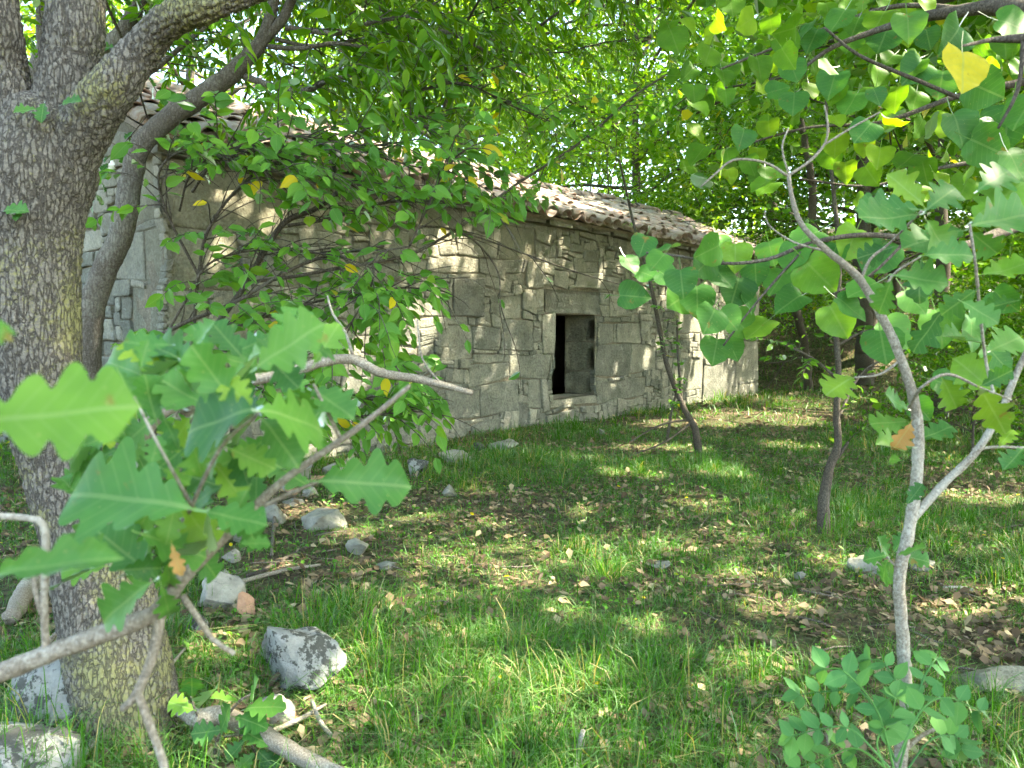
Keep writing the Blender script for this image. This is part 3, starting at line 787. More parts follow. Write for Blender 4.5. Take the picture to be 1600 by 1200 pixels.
def linden_shape(seed, fold, curl):
    r = np.random.default_rng(seed)
    e = np.array([(0.01, 0.02), (.12, -.035), (.26, -.05), (.39, .0), (.47, .11), (.51, .25), (.505, .39), (.47, .52), (.41, .63), (.33, .74), (.23, .83), (.11, .92), (0, 1.0)])
    e[1:-1, 0] *= 1 + 0.03 * np.array([1, -1] * 5 + [1]) * r.uniform(0.4, 1.2, 11)
    mid = np.array([0.03, .03, .05, .1, .17, .27, .39, .51, .62, .73, .82, .90, 1.0])
    return strip_leaf(mid, e, fold, curl, 0.03, pet=.5)
LOW = {
    'curl': (np.array([(0, 0, 0), (.2, .3, .10), (.34, .7, .16), (0, 1, .10), (-.30, .65, .05), (-.16, .3, .12)]), np.array([(0, 1, 2, 3), (0, 3, 4, 5)])),
    'far': (np.array([(0, 0, 0), (.27, .45, .05), (0, 1, -.1), (-.27, .45, .05)]), np.array([(0, 1, 2, 3)])),
    'ovate': (np.array([(0, 0, 0), (.22, .25, .06), (.22, .62, .03), (0, 1, -.12), (-.22, .62, .03), (-.22, .25, .06)]), np.array([(0, 1, 2, 3), (0, 3, 4, 5)])),
    'lance': (np.array([(0, 0, 0), (.13, .3, .03), (.12, .62, .0), (0, 1, -.18), (-.12, .62, .0), (-.13, .3, .03)]), np.array([(0, 1, 2, 3), (0, 3, 4, 5)])),
    'round': (np.array([(0, 0, 0), (.42, .08, .08), (.42, .58, .05), (0, 1, -.14), (-.42, .58, .05), (-.42, .08, .08)]), np.array([(0, 1, 2, 3), (0, 3, 4, 5)])),
    'oak': (np.array([(0, 0, 0), (.16, .3, .05), (.28, .7, .03), (0, 1, -.1), (-.28, .7, .03), (-.16, .3, .05)]), np.array([(0, 1, 2, 3), (0, 3, 4, 5)])),
}
HI = {
    'oak': [oak_shape(s, f, c) for s, f, c in ((1, .15, .15), (2, .4, .28), (3, .08, .38), (4, .28, -.12), (5, -.15, .2), (6, .5, .1))],
    'ovate': [ovate_shape(f, c) for f, c in ((.2, .12), (.35, .25), (.1, .05))],
    'lance': [ovate_shape(f, c, .15) for f, c in ((.2, .2), (.3, .35))],
    'round': [linden_shape(s, f, c) for s, f, c in ((1, .16, .15), (2, .3, .28), (3, .05, .1))],
}
_hi_cache = {}
def hi_mesh(shape, k, mat):
    key = (shape, k, mat.name)
    if key not in _hi_cache:
        V, F, UV = HI[shape][k]
        _hi_cache[key] = mesh_data(shape + '_leaf', V, F, mat, uv=UV)
    return _hi_cache[key]
def basis(axis, normal):
    a = nrm(axis); n = normal - a * np.sum(normal * a, -1, keepdims=True); n = nrm(n)
    x = np.cross(a, n)
    return x, a, n
class Leaves:
    def __init__(s): s.p = []; s.a = []; s.n = []; s.l = []
    def add(s, p, a, n, l):
        s.p.append(np.atleast_2d(p)); s.a.append(np.atleast_2d(a)); s.n.append(np.atleast_2d(n)); s.l.append(np.atleast_1d(l))
    def cat(s):
        return np.concatenate(s.p), np.concatenate(s.a), np.concatenate(s.n), np.concatenate(s.l)
def merged_leaves(name, p, a, n, l, shape, mat, parent, kind=None, wid=1.0, seed=1):
    T, F = LOW[shape]
    x, y, z = basis(a, n)
    V = p[:, None] + l[:, None, None] * (T[None, :, 0:1] * wid * x[:, None] + T[None, :, 1:2] * y[:, None] + T[None, :, 2:] * z[:, None])
    m = len(T)
    FF = (F[None] + (np.arange(len(p)) * m)[:, None, None]).reshape(-1, F.shape[1])
    tint = np.repeat(np.random.default_rng(seed).random(len(p)), m)
    o = obj(name, mesh_data(name, V.reshape(-1, 3), FF, mat, tint=tint, smooth=False), parent)
    if kind: tag(o, kind=kind)
    return o
def leaf_obj(name, p, a, n, l, shape, mat, parent, k=0, wid=1.0):
    o = bpy.data.objects.new(name, hi_mesh(shape, k % len(HI[shape]), mat)); col.objects.link(o)
    x, y, z = basis(np.asarray(a, float)[None], np.asarray(n, float)[None]); x, y, z = x[0] * l * wid, y[0] * l, z[0] * l
    o.parent = parent
    pl = np.array(parent.location)
    o.matrix_local = Matrix(((x[0], y[0], z[0], p[0] - pl[0]), (x[1], y[1], z[1], p[1] - pl[1]), (x[2], y[2], z[2], p[2] - pl[2]), (0, 0, 0, 1)))
    return o
def place_leaves(L, shape, mat, parent, nobj=300, leafname='leaf', restname='foliage', minpx=14, seed=1, wid=1.0):
    p, a, n, l = L.cat()
    x, y, z = project(p)
    vis = (z > 0.1) & (x > -20) & (x < 1620) & (y > -20) & (y < 1220)
    size = np.where(vis, FPX * l / np.maximum(z, 0.1), 0)
    order = np.argsort(-size)
    pick = [i for i in order[:nobj] if size[i] > minpx]
    for k, i in enumerate(pick):
        leaf_obj(leafname, p[i], a[i], n[i], l[i], shape, mat, parent, k, wid)
    rest = np.ones(len(p), bool); rest[pick] = False
    if rest.any():
        merged_leaves(restname, p[rest], a[rest], n[rest], l[rest], shape, mat, parent, 'stuff', wid, seed)
def sprays(path, rad, r, n_twig, tlen, leaf, spacing, L, twigs, droop=0.15, u0=0.15, up=0.2, jit=0.35, tw=0.0025, flat=0.6, face=-0.15):
    """leafy side twigs along a branch"""
    seg = np.linalg.norm(np.diff(path, axis=0), axis=1); cum = np.concatenate([[0], np.cumsum(seg)])
    Tn = nrm(np.gradient(path, axis=0))
    for q in range(n_twig):
        u = u0 + (1 - u0) * (q + r.random()) / n_twig
        i = min(int(np.searchsorted(cum, u * cum[-1])), len(path) - 1)
        T = Tn[i]; side = nrm(np.cross(T, [0, 0, 1.0])) * (1 if q % 2 else -1)
        d = nrm(T * r.uniform(0.3, 1.0) + side * r.uniform(0.4, 1.0) + np.array([0, 0, 1]) * r.normal(up, 0.3))
        Ln = r.uniform(*tlen); m = 7
        pts = [path[i]]
        dd = d.copy()
        for k in range(m):
            dd = nrm(dd + np.array([0, 0, -droop]) * (k / m) + r.normal(0, 0.10, 3)); pts.append(pts[-1] + dd * Ln / m)
        pts = np.array(pts)
        Vt, Ft, tt = tube(pts, np.linspace(tw * 1.6, tw * 0.5, m + 1), 4); twigs.add(Vt, Ft, tt, tint=r.random())
        nl = max(2, int(Ln / spacing)); s_ = np.linspace(0.2, 1.0, nl)
        for k, f in enumerate(s_):
            j = f * m; j0 = min(int(j), m - 1); pos = pts[j0] + (pts[j0 + 1] - pts[j0]) * (j - j0); td = nrm(pts[j0 + 1] - pts[j0])
            sd = nrm(np.cross(td, [0, 0, 1.0])) * (1 if k % 2 else -1)
            ax = nrm(td * r.uniform(0.3, 0.9) + sd * (0.15 if k == nl - 1 else 0.9) + np.array([0, 0, -droop]) + r.normal(0, 0.15, 3))
            nn = nrm(np.array([-.3 * face, face, flat]) + r.normal(0, jit, 3))
            L.add(pos, ax, nn, leaf * r.uniform(0.65, 1.2))

# ------------------------------------------------------------------ sun gaps cut in the crowns to put light patches at chosen spots
BEAMS = []
def beam(p, r): BEAMS.append((np.asarray(p, float), r))
def carve(p):
    keep = np.ones(len(p), bool); nz = 1 + 0.35 * vnoise(p, 2.5, 71)
    e1 = nrm(np.cross(SUN, [0, 0, 1.0])); e2 = np.cross(SUN, e1)
    px_, py_, pt_ = p @ e1, p @ e2, p @ SUN
    for q, r in BEAMS:
        keep &= ~((pt_ > q @ SUN + .4) & (np.hypot(px_ - q @ e1, py_ - q @ e2) < r * nz + 0.05))
    return keep
_bq = []
def in_beam(pts):
    if len(_bq) != 2: _bq[:] = [np.array([q for q, r in BEAMS]), np.array([r for q, r in BEAMS])]
    d = pts[:, None] - _bq[0][None]; t = d @ SUN
    return bool(((t > .4) & (np.linalg.norm(d - t[..., None] * SUN, axis=-1) < _bq[1] + .03)).any())
def on_wall(px, py): t = wall_t(px); return wall_pt(t, 0, wall_z(px, py))
for (px, py, r) in ((1105, 575, .55), (1115, 620, .35), (1080, 640, .3), (1060, 600, .15), (1030, 530, .1), (1085, 520, .2), (1010, 560, .1), (715, 385, .08), (665, 525, .10), (640, 520, .16), (672, 490, .1), (560, 570, .2), (735, 420, .06), (690, 385, .09), (1000, 470, .08), (938, 430, .07),
                    (480, 660, .15), (545, 615, .12), (1040, 460, .12), (1060, 500, .12), (800, 570, .06), (960, 590, .08), (390, 320, .05), (430, 340, .09), (360, 300, .05), (348, 385, .06), (885, 640, .06), (965, 425, .05), (520, 690, .15)):
    beam(on_wall(px, py), r)
for t, u, r in ((wall_t(760), 1.2, .55), (wall_t(850), 1.0, .7), (wall_t(930), 1.0, .6), (wall_t(1010), 1.2, .35), (wall_t(230), 1.6, .5), (wall_t(700), 1.6, .6), (wall_t(1140), .6, .5)):
    beam(roof_pt(t, u, 0.1), r)
for (px, py, r) in ((1180, 650, .9), (1080, 660, .6), (1260, 640, .6), (800, 905, .16), (745, 900, .10), (960, 740, .13), (1010, 745, .10), (520, 1040, .10), (510, 1100, .10), (560, 830, .10), (1120, 740, .25), (490, 800, .2), (860, 1120, .12), (880, 1090, .08),
                    (1480, 960, .12), (420, 890, .1), (700, 880, .06), (1050, 770, .06), (1560, 930, .12), (1360, 560, .6), (330, 1020, .10), (640, 810, .10), (1230, 700, .3), (1060, 700, .3), (900, 800, .10), (1130, 830, .12), (1000, 980, .08), (700, 1000, .1), (620, 950, .08), (1200, 950, .1), (1300, 880, .12), (860, 870, .08), (1180, 1050, .1), (760, 1060, .08), (450, 1130, .08), (820, 720, .15), (1540, 780, .3), (1480, 720, .25), (940, 900, .12), (1090, 780, .2), (1150, 900, .10), (780, 820, .12), (680, 930, .08), (880, 960, .10), (1040, 860, .10), (740, 770, .1), (990, 700, .2), (900, 720, .12)):
    beam(G(px, py), r)

# ------------------------------------------------------------------ trees
def forest_tree(name, label, cat, xy, H, Rc, z0, n_limb, n_leaf, leaf, shape, mat, bark, seed, group=None, r0=None, spread=0.42, lean=(0, 0), view_clear=True, flat=0.55):
    r = np.random.default_rng(seed)
    base = np.array([xy[0], xy[1], ground_h(xy[0], xy[1])])
    root = thing(name, label, cat, base, group)
    r0 = r0 or 0.012 * H + 0.03
    k = np.linspace(0, 1, 8)
    tp = base + np.stack([lean[0] * k ** 1.3 * H + 0.25 * np.cumsum(r.normal(0, .3, 8)) * k, lean[1] * k ** 1.3 * H + 0.25 * np.cumsum(r.normal(0, .3, 8)) * k, -0.15 + k * (H * 0.86 + 0.15)], -1)
    limb('trunk', (tp, r0 * (1 - 0.85 * k)), bark, root, step=0.25, nseg=9, raw=True)
    tw = MB(); cen = []
    for i in range(n_limb):
        f = z0 / H + (0.97 - z0 / H) * (i + r.random()) / n_limb
        j = f / 0.86 * 7; j0 = int(min(j, 6)); st = tp[j0] + (tp[j0 + 1] - tp[j0]) * min(j - j0, 1)
        az = i * 2.4 + r.normal(0, .3)
        g = (f - z0 / H) / (1 - z0 / H)
        Ln = Rc * (0.45 + 0.75 * math.sin(math.pi * min(0.15 + 0.75 * g, 1))) * r.uniform(0.7, 1.15)
        el = r.uniform(0.05, 0.5) + 0.5 * g
        d = np.array([math.cos(az) * math.cos(el), math.sin(az) * math.cos(el), math.sin(el)])
        for attempt in range(8):
            pts = [st]; dd = d + r.normal(0, .12, 3) * attempt
            for q in range(5):
                dd = nrm(dd + r.normal(0, .16, 3) + np.array([0, 0, -0.05])); pts.append(pts[-1] + dd * Ln / 5)
            pts = np.array(pts)
            if not in_beam(np.concatenate([pts[1:], (pts[1:] + pts[:-1]) / 2])): break
        rr = r0 * 0.42 * (1 - f * 0.6)
        Vt, Ft, tt = tube(pts, np.linspace(rr, rr * 0.2, 6), 6)
        lm = MB(); lm.add(Vt, Ft, tt)
        for q in range(6):
            f2 = r.uniform(0.3, 1.0); j = min(int(f2 * 5), 4); b = pts[j] + (pts[j + 1] - pts[j]) * (f2 * 5 - j if f2 < 1 else 1)
            d2 = nrm(nrm(pts[j + 1] - pts[j]) * 0.6 + r.normal(0, .6, 3)); l2 = Ln * r.uniform(0.2, 0.45)
            e = b + d2 * l2; mid = (b + e) / 2 + r.normal(0, .05, 3)
            if not in_beam(np.array([b, mid, e, (mid + e) / 2])):
                Vt, Ft, tt = tube(np.array([b, mid, e]), np.array([rr * .35, rr * .22, rr * .1]), 4); tw.add(Vt, Ft, tt)
            cen.append(mid); cen.append(e); cen.append((mid + e) / 2)
        lm.build('limb', bark, root)
    tag(tw.build('twigs', bark, root), kind='stuff')
    cen = np.array(cen)
    ci = r.integers(0, len(cen), n_leaf)
    p = cen[ci] + r.normal(0, 1, (n_leaf, 3)) * np.array([spread, spread, spread * 0.55])
    a = nrm(np.stack([r.normal(0, 1, n_leaf), r.normal(0, 1, n_leaf), r.normal(-0.45, .35, n_leaf)], -1))
    n = nrm(np.stack([r.normal(0, .5, n_leaf), r.normal(0, .5, n_leaf), np.full(n_leaf, flat)], -1))
    l = leaf * r.uniform(0.6, 1.25, n_leaf)
    keep = carve(p + a * l[:, None] * .45) & (p[:, 2] > ground_h(p[:, 0], p[:, 1]) + 0.1)
    if view_clear:
        x, y, z = project(p)
        s = p[:, :2] @ N - SW; t = (p[:, :2] - W0) @ D
        keep &= ~((s > -0.35) & (s < 2 * RUN) & (t > T_L - 0.3) & (t < T_R + 0.3) & (p[:, 2] < EAVE + 0.15 + np.clip(RUN - np.abs(s - RUN), 0, 9) * math.tan(SLOPE) + 0.2))
        keep &= np.linalg.norm(p - CAM, axis=1) > 2.6
    merged_leaves('crown', p[keep], a[keep], n[keep], l[keep], shape, mat, root, None, 1.0, seed)
    return root

FT = forest_tree
# overhead and to the right (some crowns hang into view, unseen ones are placed for shade)
FT('linden_tree', 'tall linden standing beside the clearing with crown over the roof end', 'tree', (10.5, 13.0), 11, 4.2, 3.2, 22, 10395, .15, 'round', M['leaf_mid'], M['bark_dark'], 101)
FT('linden_tree', 'broad linden shading the grassy slope from beyond the right edge', 'tree', (8.2, 7.6), 10.5, 4.2, 3.6, 22, 10395, .14, 'round', M['leaf_mid'], M['bark_dark'], 102)
FT('maple_tree', 'tall maple outside the view casting shade on the near grass', 'tree', (9.2, 2.6), 10.5, 4.2, 3.8, 22, 9000, .15, 'round', M['leaf_mid'], M['bark_dark'], 126)
FT('maple_tree', 'leafy tree overhanging the near grass from outside the view', 'tree', (5.6, 1.6), 9.5, 3.8, 4.2, 18, 14000, .14, 'round', M['leaf_mid'], M['bark_dark'], 103, lean=(-.06, 0))
FT('hornbeam_tree', 'slim hornbeam rising behind the far end of the house', 'tree', (8.6, 18.6), 12, 4.2, 2.6, 24, 17212, .16, 'ovate', M['leaf_dark'], M['bark_dark'], 104)
FT('hornbeam_tree', 'dark trunked hornbeam on the bank past the house end', 'tree', (10.6, 21.5), 13, 4.5, 2.2, 24, 16065, .18, 'far', M['leaf_mid'], M['bark_dark'], 105)
FT('oak_tree', 'leafy oak on the uphill bank right of the thin trunk', 'tree', (14.5, 19.5), 12, 4.8, 1.8, 24, 17550, .2, 'far', M['leaf_dark'], M['bark_dark'], 106)
FT('oak_tree', 'oak behind the roof centre with dense mid green crown', 'tree', (3.2, 20.0), 13, 4.6, 3.5, 24, 17212, .17, 'ovate', M['leaf_mid'], M['bark_dark'], 107)
FT('ash_tree', 'pale yellow-green ash rising behind the middle of the roof', 'tree', (-1.6, 17.0), 13, 4.2, 4.0, 24, 20250, .17, 'lance', M['leaf_light'], M['bark_grey'], 108)
FT('ash_tree', 'bright sunlit ash behind the near end of the roof', 'tree', (-6.4, 15.5), 12, 3.8, 3.0, 20, 6500, .17, 'lance', M['leaf_light'], M['bark_grey'], 109)
FT('ash_tree', 'sunlit tree seen between the forks of the big trunk', 'tree', (-10.5, 11.5), 11, 3.6, 1.5, 20, 12150, .16, 'ovate', M['leaf_light'], M['bark_grey'], 110)
FT('forest_tree', 'far tree closing the view high above the roof', 'tree', (0.5, 28.0), 16, 5.5, 2, 24, 8800, .26, 'far', M['leaf_mid'], M['bark_dark'], 111)
FT('forest_tree', 'far dark green tree uphill of the house end', 'tree', (7.5, 28.5), 16, 5.5, 1.5, 26, 14000, .26, 'far', M['leaf_dark'], M['bark_dark'], 112)
FT('forest_tree', 'far tree deep in the wood on the upper slope', 'tree', (15.0, 28.0), 16, 6, 1.2, 26, 14000, .28, 'far', M['leaf_dark'], M['bark_dark'], 113)
FT('forest_tree', 'far light green tree past the gable', 'tree', (-9, 25.0), 15, 5, 2, 22, 3000, .26, 'far', M['leaf_light'], M['bark_dark'], 114)
FT('forest_tree', 'far tree at the edge of the wood beyond the oak saplings', 'tree', (21.0, 23.0), 14, 5.5, 1.2, 24, 8000, .27, 'far', M['leaf_mid'], M['bark_dark'], 115)
FT('forest_tree', 'tallest far tree uphill closing the gap between crowns', 'tree', (12.0, 36.0), 20, 7.5, 1.0, 28, 14000, .38, 'far', M['leaf_mid'], M['bark_dark'], 116)
FT('forest_tree', 'far tree on the hill crest behind the chimneyless roof', 'tree', (1.5, 38.0), 20, 7.5, 1.0, 28, 8000, .38, 'far', M['leaf_dark'], M['bark_dark'], 117)
FT('linden_tree', 'young linden with low branches beside the oak sapling', 'tree', (7.6, 10.2), 7.0, 2.6, 1.3, 18, 5600, .13, 'round', M['leaf_mid'], M['bark_dark'], 118, lean=(.02, .05))
FT('linden_tree', 'linden beyond the right edge, enlarged to shade the near end of the wall', 'tree', (4.9, 6.3), 9.5, 4.5, 4.2, 26, 13000, .13, 'round', M['leaf_mid'], M['bark_dark'], 119, lean=(-.07, 0))  # crown raised and widened to keep sun off the wall's near end
FT('linden_tree', 'leafy linden whose boughs arch above the front of the house', 'tree', (7.6, 13.6), 10.5, 4.6, 4.0, 26, 11550, .14, 'round', M['leaf_mid'], M['bark_dark'], 120, lean=(-.03, 0))
FT('linden_tree', 'spreading linden added off to the right to shade the front wall', 'tree', (6.9, 9.0), 9.5, 4.4, 4.4, 24, 9350, .13, 'round', M['leaf_mid'], M['bark_dark'], 121, lean=(-.05, 0))  # put in between sun and wall for shade, trunk out of view
FT('hazel_tree', 'bright many-stemmed hazel growing against the back of the house', 'tree', (2.4, 18.3), 6.5, 2.8, .8, 22, 9000, .12, 'far', M['leaf_light'], M['bark_dark'], 122, r0=.05)
FT('hazel_tree', 'lush hazel filling the corner behind the house end', 'tree', (6.3, 20.6), 7, 3.0, .5, 22, 10000, .13, 'far', M['leaf_mid'], M['bark_dark'], 123, r0=.05)
FT('hazel_tree', 'low hazel clump on the bank under the oaks', 'tree', (11.8, 17.2), 6, 2.8, .4, 22, 9000, .13, 'far', M['leaf_mid'], M['bark_dark'], 124, r0=.05)
FT('hazel_tree', 'hazel clump near the edge beyond the forked sapling', 'tree', (11.2, 12.6), 5, 2.4, .4, 20, 8000, .12, 'far', M['leaf_mid'], M['bark_dark'], 125, r0=.05)
FT('ash_tree', 'tall ash out of view, added to shade the gable corner with its crown', 'tree', (-4.9, 6.0), 10.5, 4.4, 5.4, 26, 12000, .15, 'round', M['leaf_light'], M['bark_grey'], 127, lean=(.42, .08), spread=.5)  # unseen tree put in only to shade the near end of the wall
# understorey
FT('bush', 'dark low bush behind the crooked dark sapling', 'bush', (5.6, 9.3), 1.5, 1.0, .15, 10, 2600, .075, 'ovate', M['leaf_dark'], M['bark_dark'], 131, spread=.2, r0=.02)
FT('bush', 'leafy bush at the foot of the wooded bank', 'bush', (9.4, 14.6), 2.2, 1.6, .2, 12, 3800, .11, 'ovate', M['leaf_dark'], M['bark_dark'], 132, spread=.28, r0=.025)
FT('bush', 'bright green bush on the bank near the house end', 'bush', (8.6, 22.5), 2.2, 1.5, .2, 12, 3000, .12, 'ovate', M['leaf_mid'], M['bark_dark'], 133, spread=.28, r0=.025)
FT('bush', 'bush filling the slope beyond the pale forked sapling', 'bush', (7.2, 12.0), 1.9, 1.2, .15, 12, 3200, .09, 'ovate', M['leaf_mid'], M['bark_dark'], 134, spread=.24, r0=.022)
FT('bush', 'shadowed bush by the gable wall behind the big trunk', 'bush', (-5.6, 7.0), 1.6, 1.0, .1, 10, 2200, .08, 'ovate', M['leaf_mid'], M['bark_dark'], 135, spread=.22, r0=.02)

# ---- the wood on the slope behind, one mass of foliage
def woodland():
    r = np.random.default_rng(400)
    n = 48000
    nc = 520
    cx = r.uniform(-34, 44, nc); cy = r.uniform(23, 50, nc); cz = ground_h(cx, cy) + r.uniform(0.5, 17, nc)
    ci = r.integers(0, nc, n)
    p = np.stack([cx, cy, cz], -1)[ci] + r.normal(0, 1, (n, 3)) * np.array([1.25, 1.25, .8])
    wx, wy, wz = project(p)
    p = p[(p[:, 2] > ground_h(p[:, 0], p[:, 1])) & ~((wy < 190) & (np.abs(wx - 330) < 110) & (r.random(n) < .93))]; n = len(p)
    a = nrm(np.stack([r.normal(0, 1, n), r.normal(0, 1, n), r.normal(-0.45, .35, n)], -1)); nn = nrm(np.stack([r.normal(0, .5, n), r.normal(0, .5, n), np.full(n, .5)], -1))
    o = merged_leaves('woodland_foliage', p, a, nn, .46 * r.uniform(.5, 1.25, n), 'far', M['leaf_light'], None, 'stuff', 1.0, 41)
    tag(o, 'sunlit green foliage of the wood covering the far slope', 'woodland')
woodland()

# ---- the old oak
def worley(u, v, nu, seed):
    """F2-F1 on a jittered grid, periodic in u with nu cells"""
    iu = np.floor(u).astype(int); iv = np.floor(v).astype(int)
    f1 = np.full(u.shape, 9.0); f2 = np.full(u.shape, 9.0)
    for du in (-1, 0, 1):
        for dv in (-1, 0, 1):
            a = iu + du; b = iv + dv; am = np.mod(a, nu); z = np.zeros_like(a)
            x = a + 0.15 + 0.7 * _hash(am, b, z, seed); y = b + 0.15 + 0.7 * _hash(am, b, z + 1, seed)
            d = np.hypot(u - x, v - y)
            f2 = np.minimum(f2, np.maximum(f1, d)); f1 = np.minimum(f1, d)
    return f2 - f1
def barky(name, lst, parent, mat, nseg=120, step=0.011, depth=0.010, cell=0.021, flare=0.0):
    pts, rad = px_path(lst)
    pts, rad = smooth_path(pts, rad, step)
    rad = rad * (1 + 0.05 * vnoise(pts, 5, 9))
    n = len(pts)
    V, F, tri = tube(pts, rad, nseg)
    th = np.tile(np.arange(nseg) / nseg, n); rr = np.repeat(rad, nseg); ln = np.repeat(np.concatenate([[0], np.cumsum(np.linalg.norm(np.diff(pts, axis=0), axis=1))]), nseg)
    nc = int(2 * math.pi * rad.mean() / cell)
    c = np.repeat(pts, nseg, axis=0); m = len(c)
    wob = 0.35 * vnoise(V[:m], 18, 3)
    e = worley(th * nc + wob, ln / (cell * 1.7) + 0.6 * vnoise(V[:m], 14, 5), nc, 4)
    big = fbm(V[:m], 5, 22, 3)
    disp = depth * (np.clip(e / 0.35, 0, 1) ** 0.7 - 1) + 0.012 * big + depth * 0.35 * vnoise(V[:m], 90, 12)
    V[:m] = c + (V[:m] - c) * (1 + disp / rr)[:, None]
    mb = MB(); mb.add(V, F, tri)
    return mb.build(name, mat, parent)
YO = 2.7
oak = thing('old_oak', 'thick furrowed old oak trunk with yellow lichen forking beside the gable', 'tree', P(200, 1180, YO))
barky('trunk', [(222, 1250, YO, 205), (208, 1180, YO, 172), (183, 1020, YO, 156), (146, 870, YO, 138), (98, 730, YO, 118), (66, 600, YO, 122), (48, 460, YO, 142), (44, 340, YO, 156), (60, 250, YO, 168), (84, 175, YO, 128)], oak, M['bark_oak'])
barky('limb', [(82, 260, YO, 120), (104, 170, YO, 100), (113, 90, YO, 88), (118, 20, YO, 84), (112, -100, YO + .1, 76), (125, -260, YO + .2, 62), (100, -450, YO + .4, 40)], oak, M['bark_oak'], 80)
barky('limb', [(38, 270, YO, 110), (22, 190, YO - .05, 74), (12, 110, YO - .05, 60), (2, 30, YO - .1, 56), (-15, -80, YO - .1, 50), (-60, -240, YO - .2, 40)], oak, M['bark_oak'], 70)
barky('limb', [(95, 250, YO, 100), (140, 185, YO - .05, 82), (182, 128, YO - .1, 68), (220, 80, YO - .1, 60), (265, 33, YO - .15, 54), (330, 5, YO - .2, 48), (420, -22, YO - .2, 38), (560, -70, YO - .2, 28), (720, -140, YO, 18)], oak, M['bark_oak'], 70)
limb('branch', [(150, 880, YO, 26), (175, 760, YO - .2, 24), (215, 695, YO - .25, 22), (250, 648, YO - .3, 21), (340, 605, YO - .3, 18), (463, 580, YO - .3, 17), (510, 564, YO - .3, 16), (553, 563, YO - .25, 17), (590, 582, YO - .25, 15), (650, 591, YO - .2, 13), (700, 603, YO - .2, 11), (738, 614, YO - .2, 9)], M['bark_pale'], oak, rough=.25)
limb('branch', [(553, 562, YO - .25, 6), (540, 520, YO - .25, 4.5), (520, 490, YO - .2, 4), (512, 462, YO - .2, 3)], M['bark_pale'], oak, rough=.2)
limb('branch', [(690, 600, YO - .2, 4), (660, 560, YO - .2, 3.5), (652, 500, YO - .2, 3)], M['bark_pale'], oak, rough=.2)
L = Leaves(); tw = MB()
r = np.random.default_rng(5)
# crown above the frame, tips hanging in at the top left
for i in range(26):
    st = P(110 + r.normal(0, 90), -150 - 40 * i * .5, YO) + np.array([0, 0, r.uniform(.3, 1.6)])
    az = i * 2.4; d = np.array([math.cos(az), math.sin(az), .12])
    if d[1] < -0.5: d[1] *= .4
    q = [st]
    for k in range(5): d = nrm(d + r.normal(0, .15, 3) + [0, 0, -.05]); q.append(q[-1] + d * .5)
    q = np.array(q)
    Vt, Ft, tt = tube(q, np.linspace(.02, .005, 6), 5); tw.add(Vt, Ft, tt)
    sprays(q, None, r, 12, (.35, .75), .10, .05, L, tw, droop=.25, u0=.2, up=0)
tag(tw.build('twigs', M['bark_dark'], oak), kind='stuff')
p, a, n, l = L.cat(); k = carve(p + a * l[:, None] * .45) & (np.linalg.norm(p - CAM, axis=1) > 1.3); L.p, L.a, L.n, L.l = [p[k]], [a[k]], [n[k]], [l[k]]
place_leaves(L, 'oak', M['leaf_oak'], oak, 120, 'oak_leaf', 'crown', 18, 3)
for (bx, by, tx, ty) in ((60, 172, 20, 168), (95, 165, 118, 150), (70, 160, 60, 185), (5, 330, 35, 322), (35, 330, 22, 340)):
    b, t2 = P(bx, by, YO - .18), P(tx, ty, YO - .22); leaf_obj('oak_leaf', b, t2 - b, np.array([0, -.8, .6]), np.linalg.norm(t2 - b), 'oak', M['leaf_oak'], oak, 1)

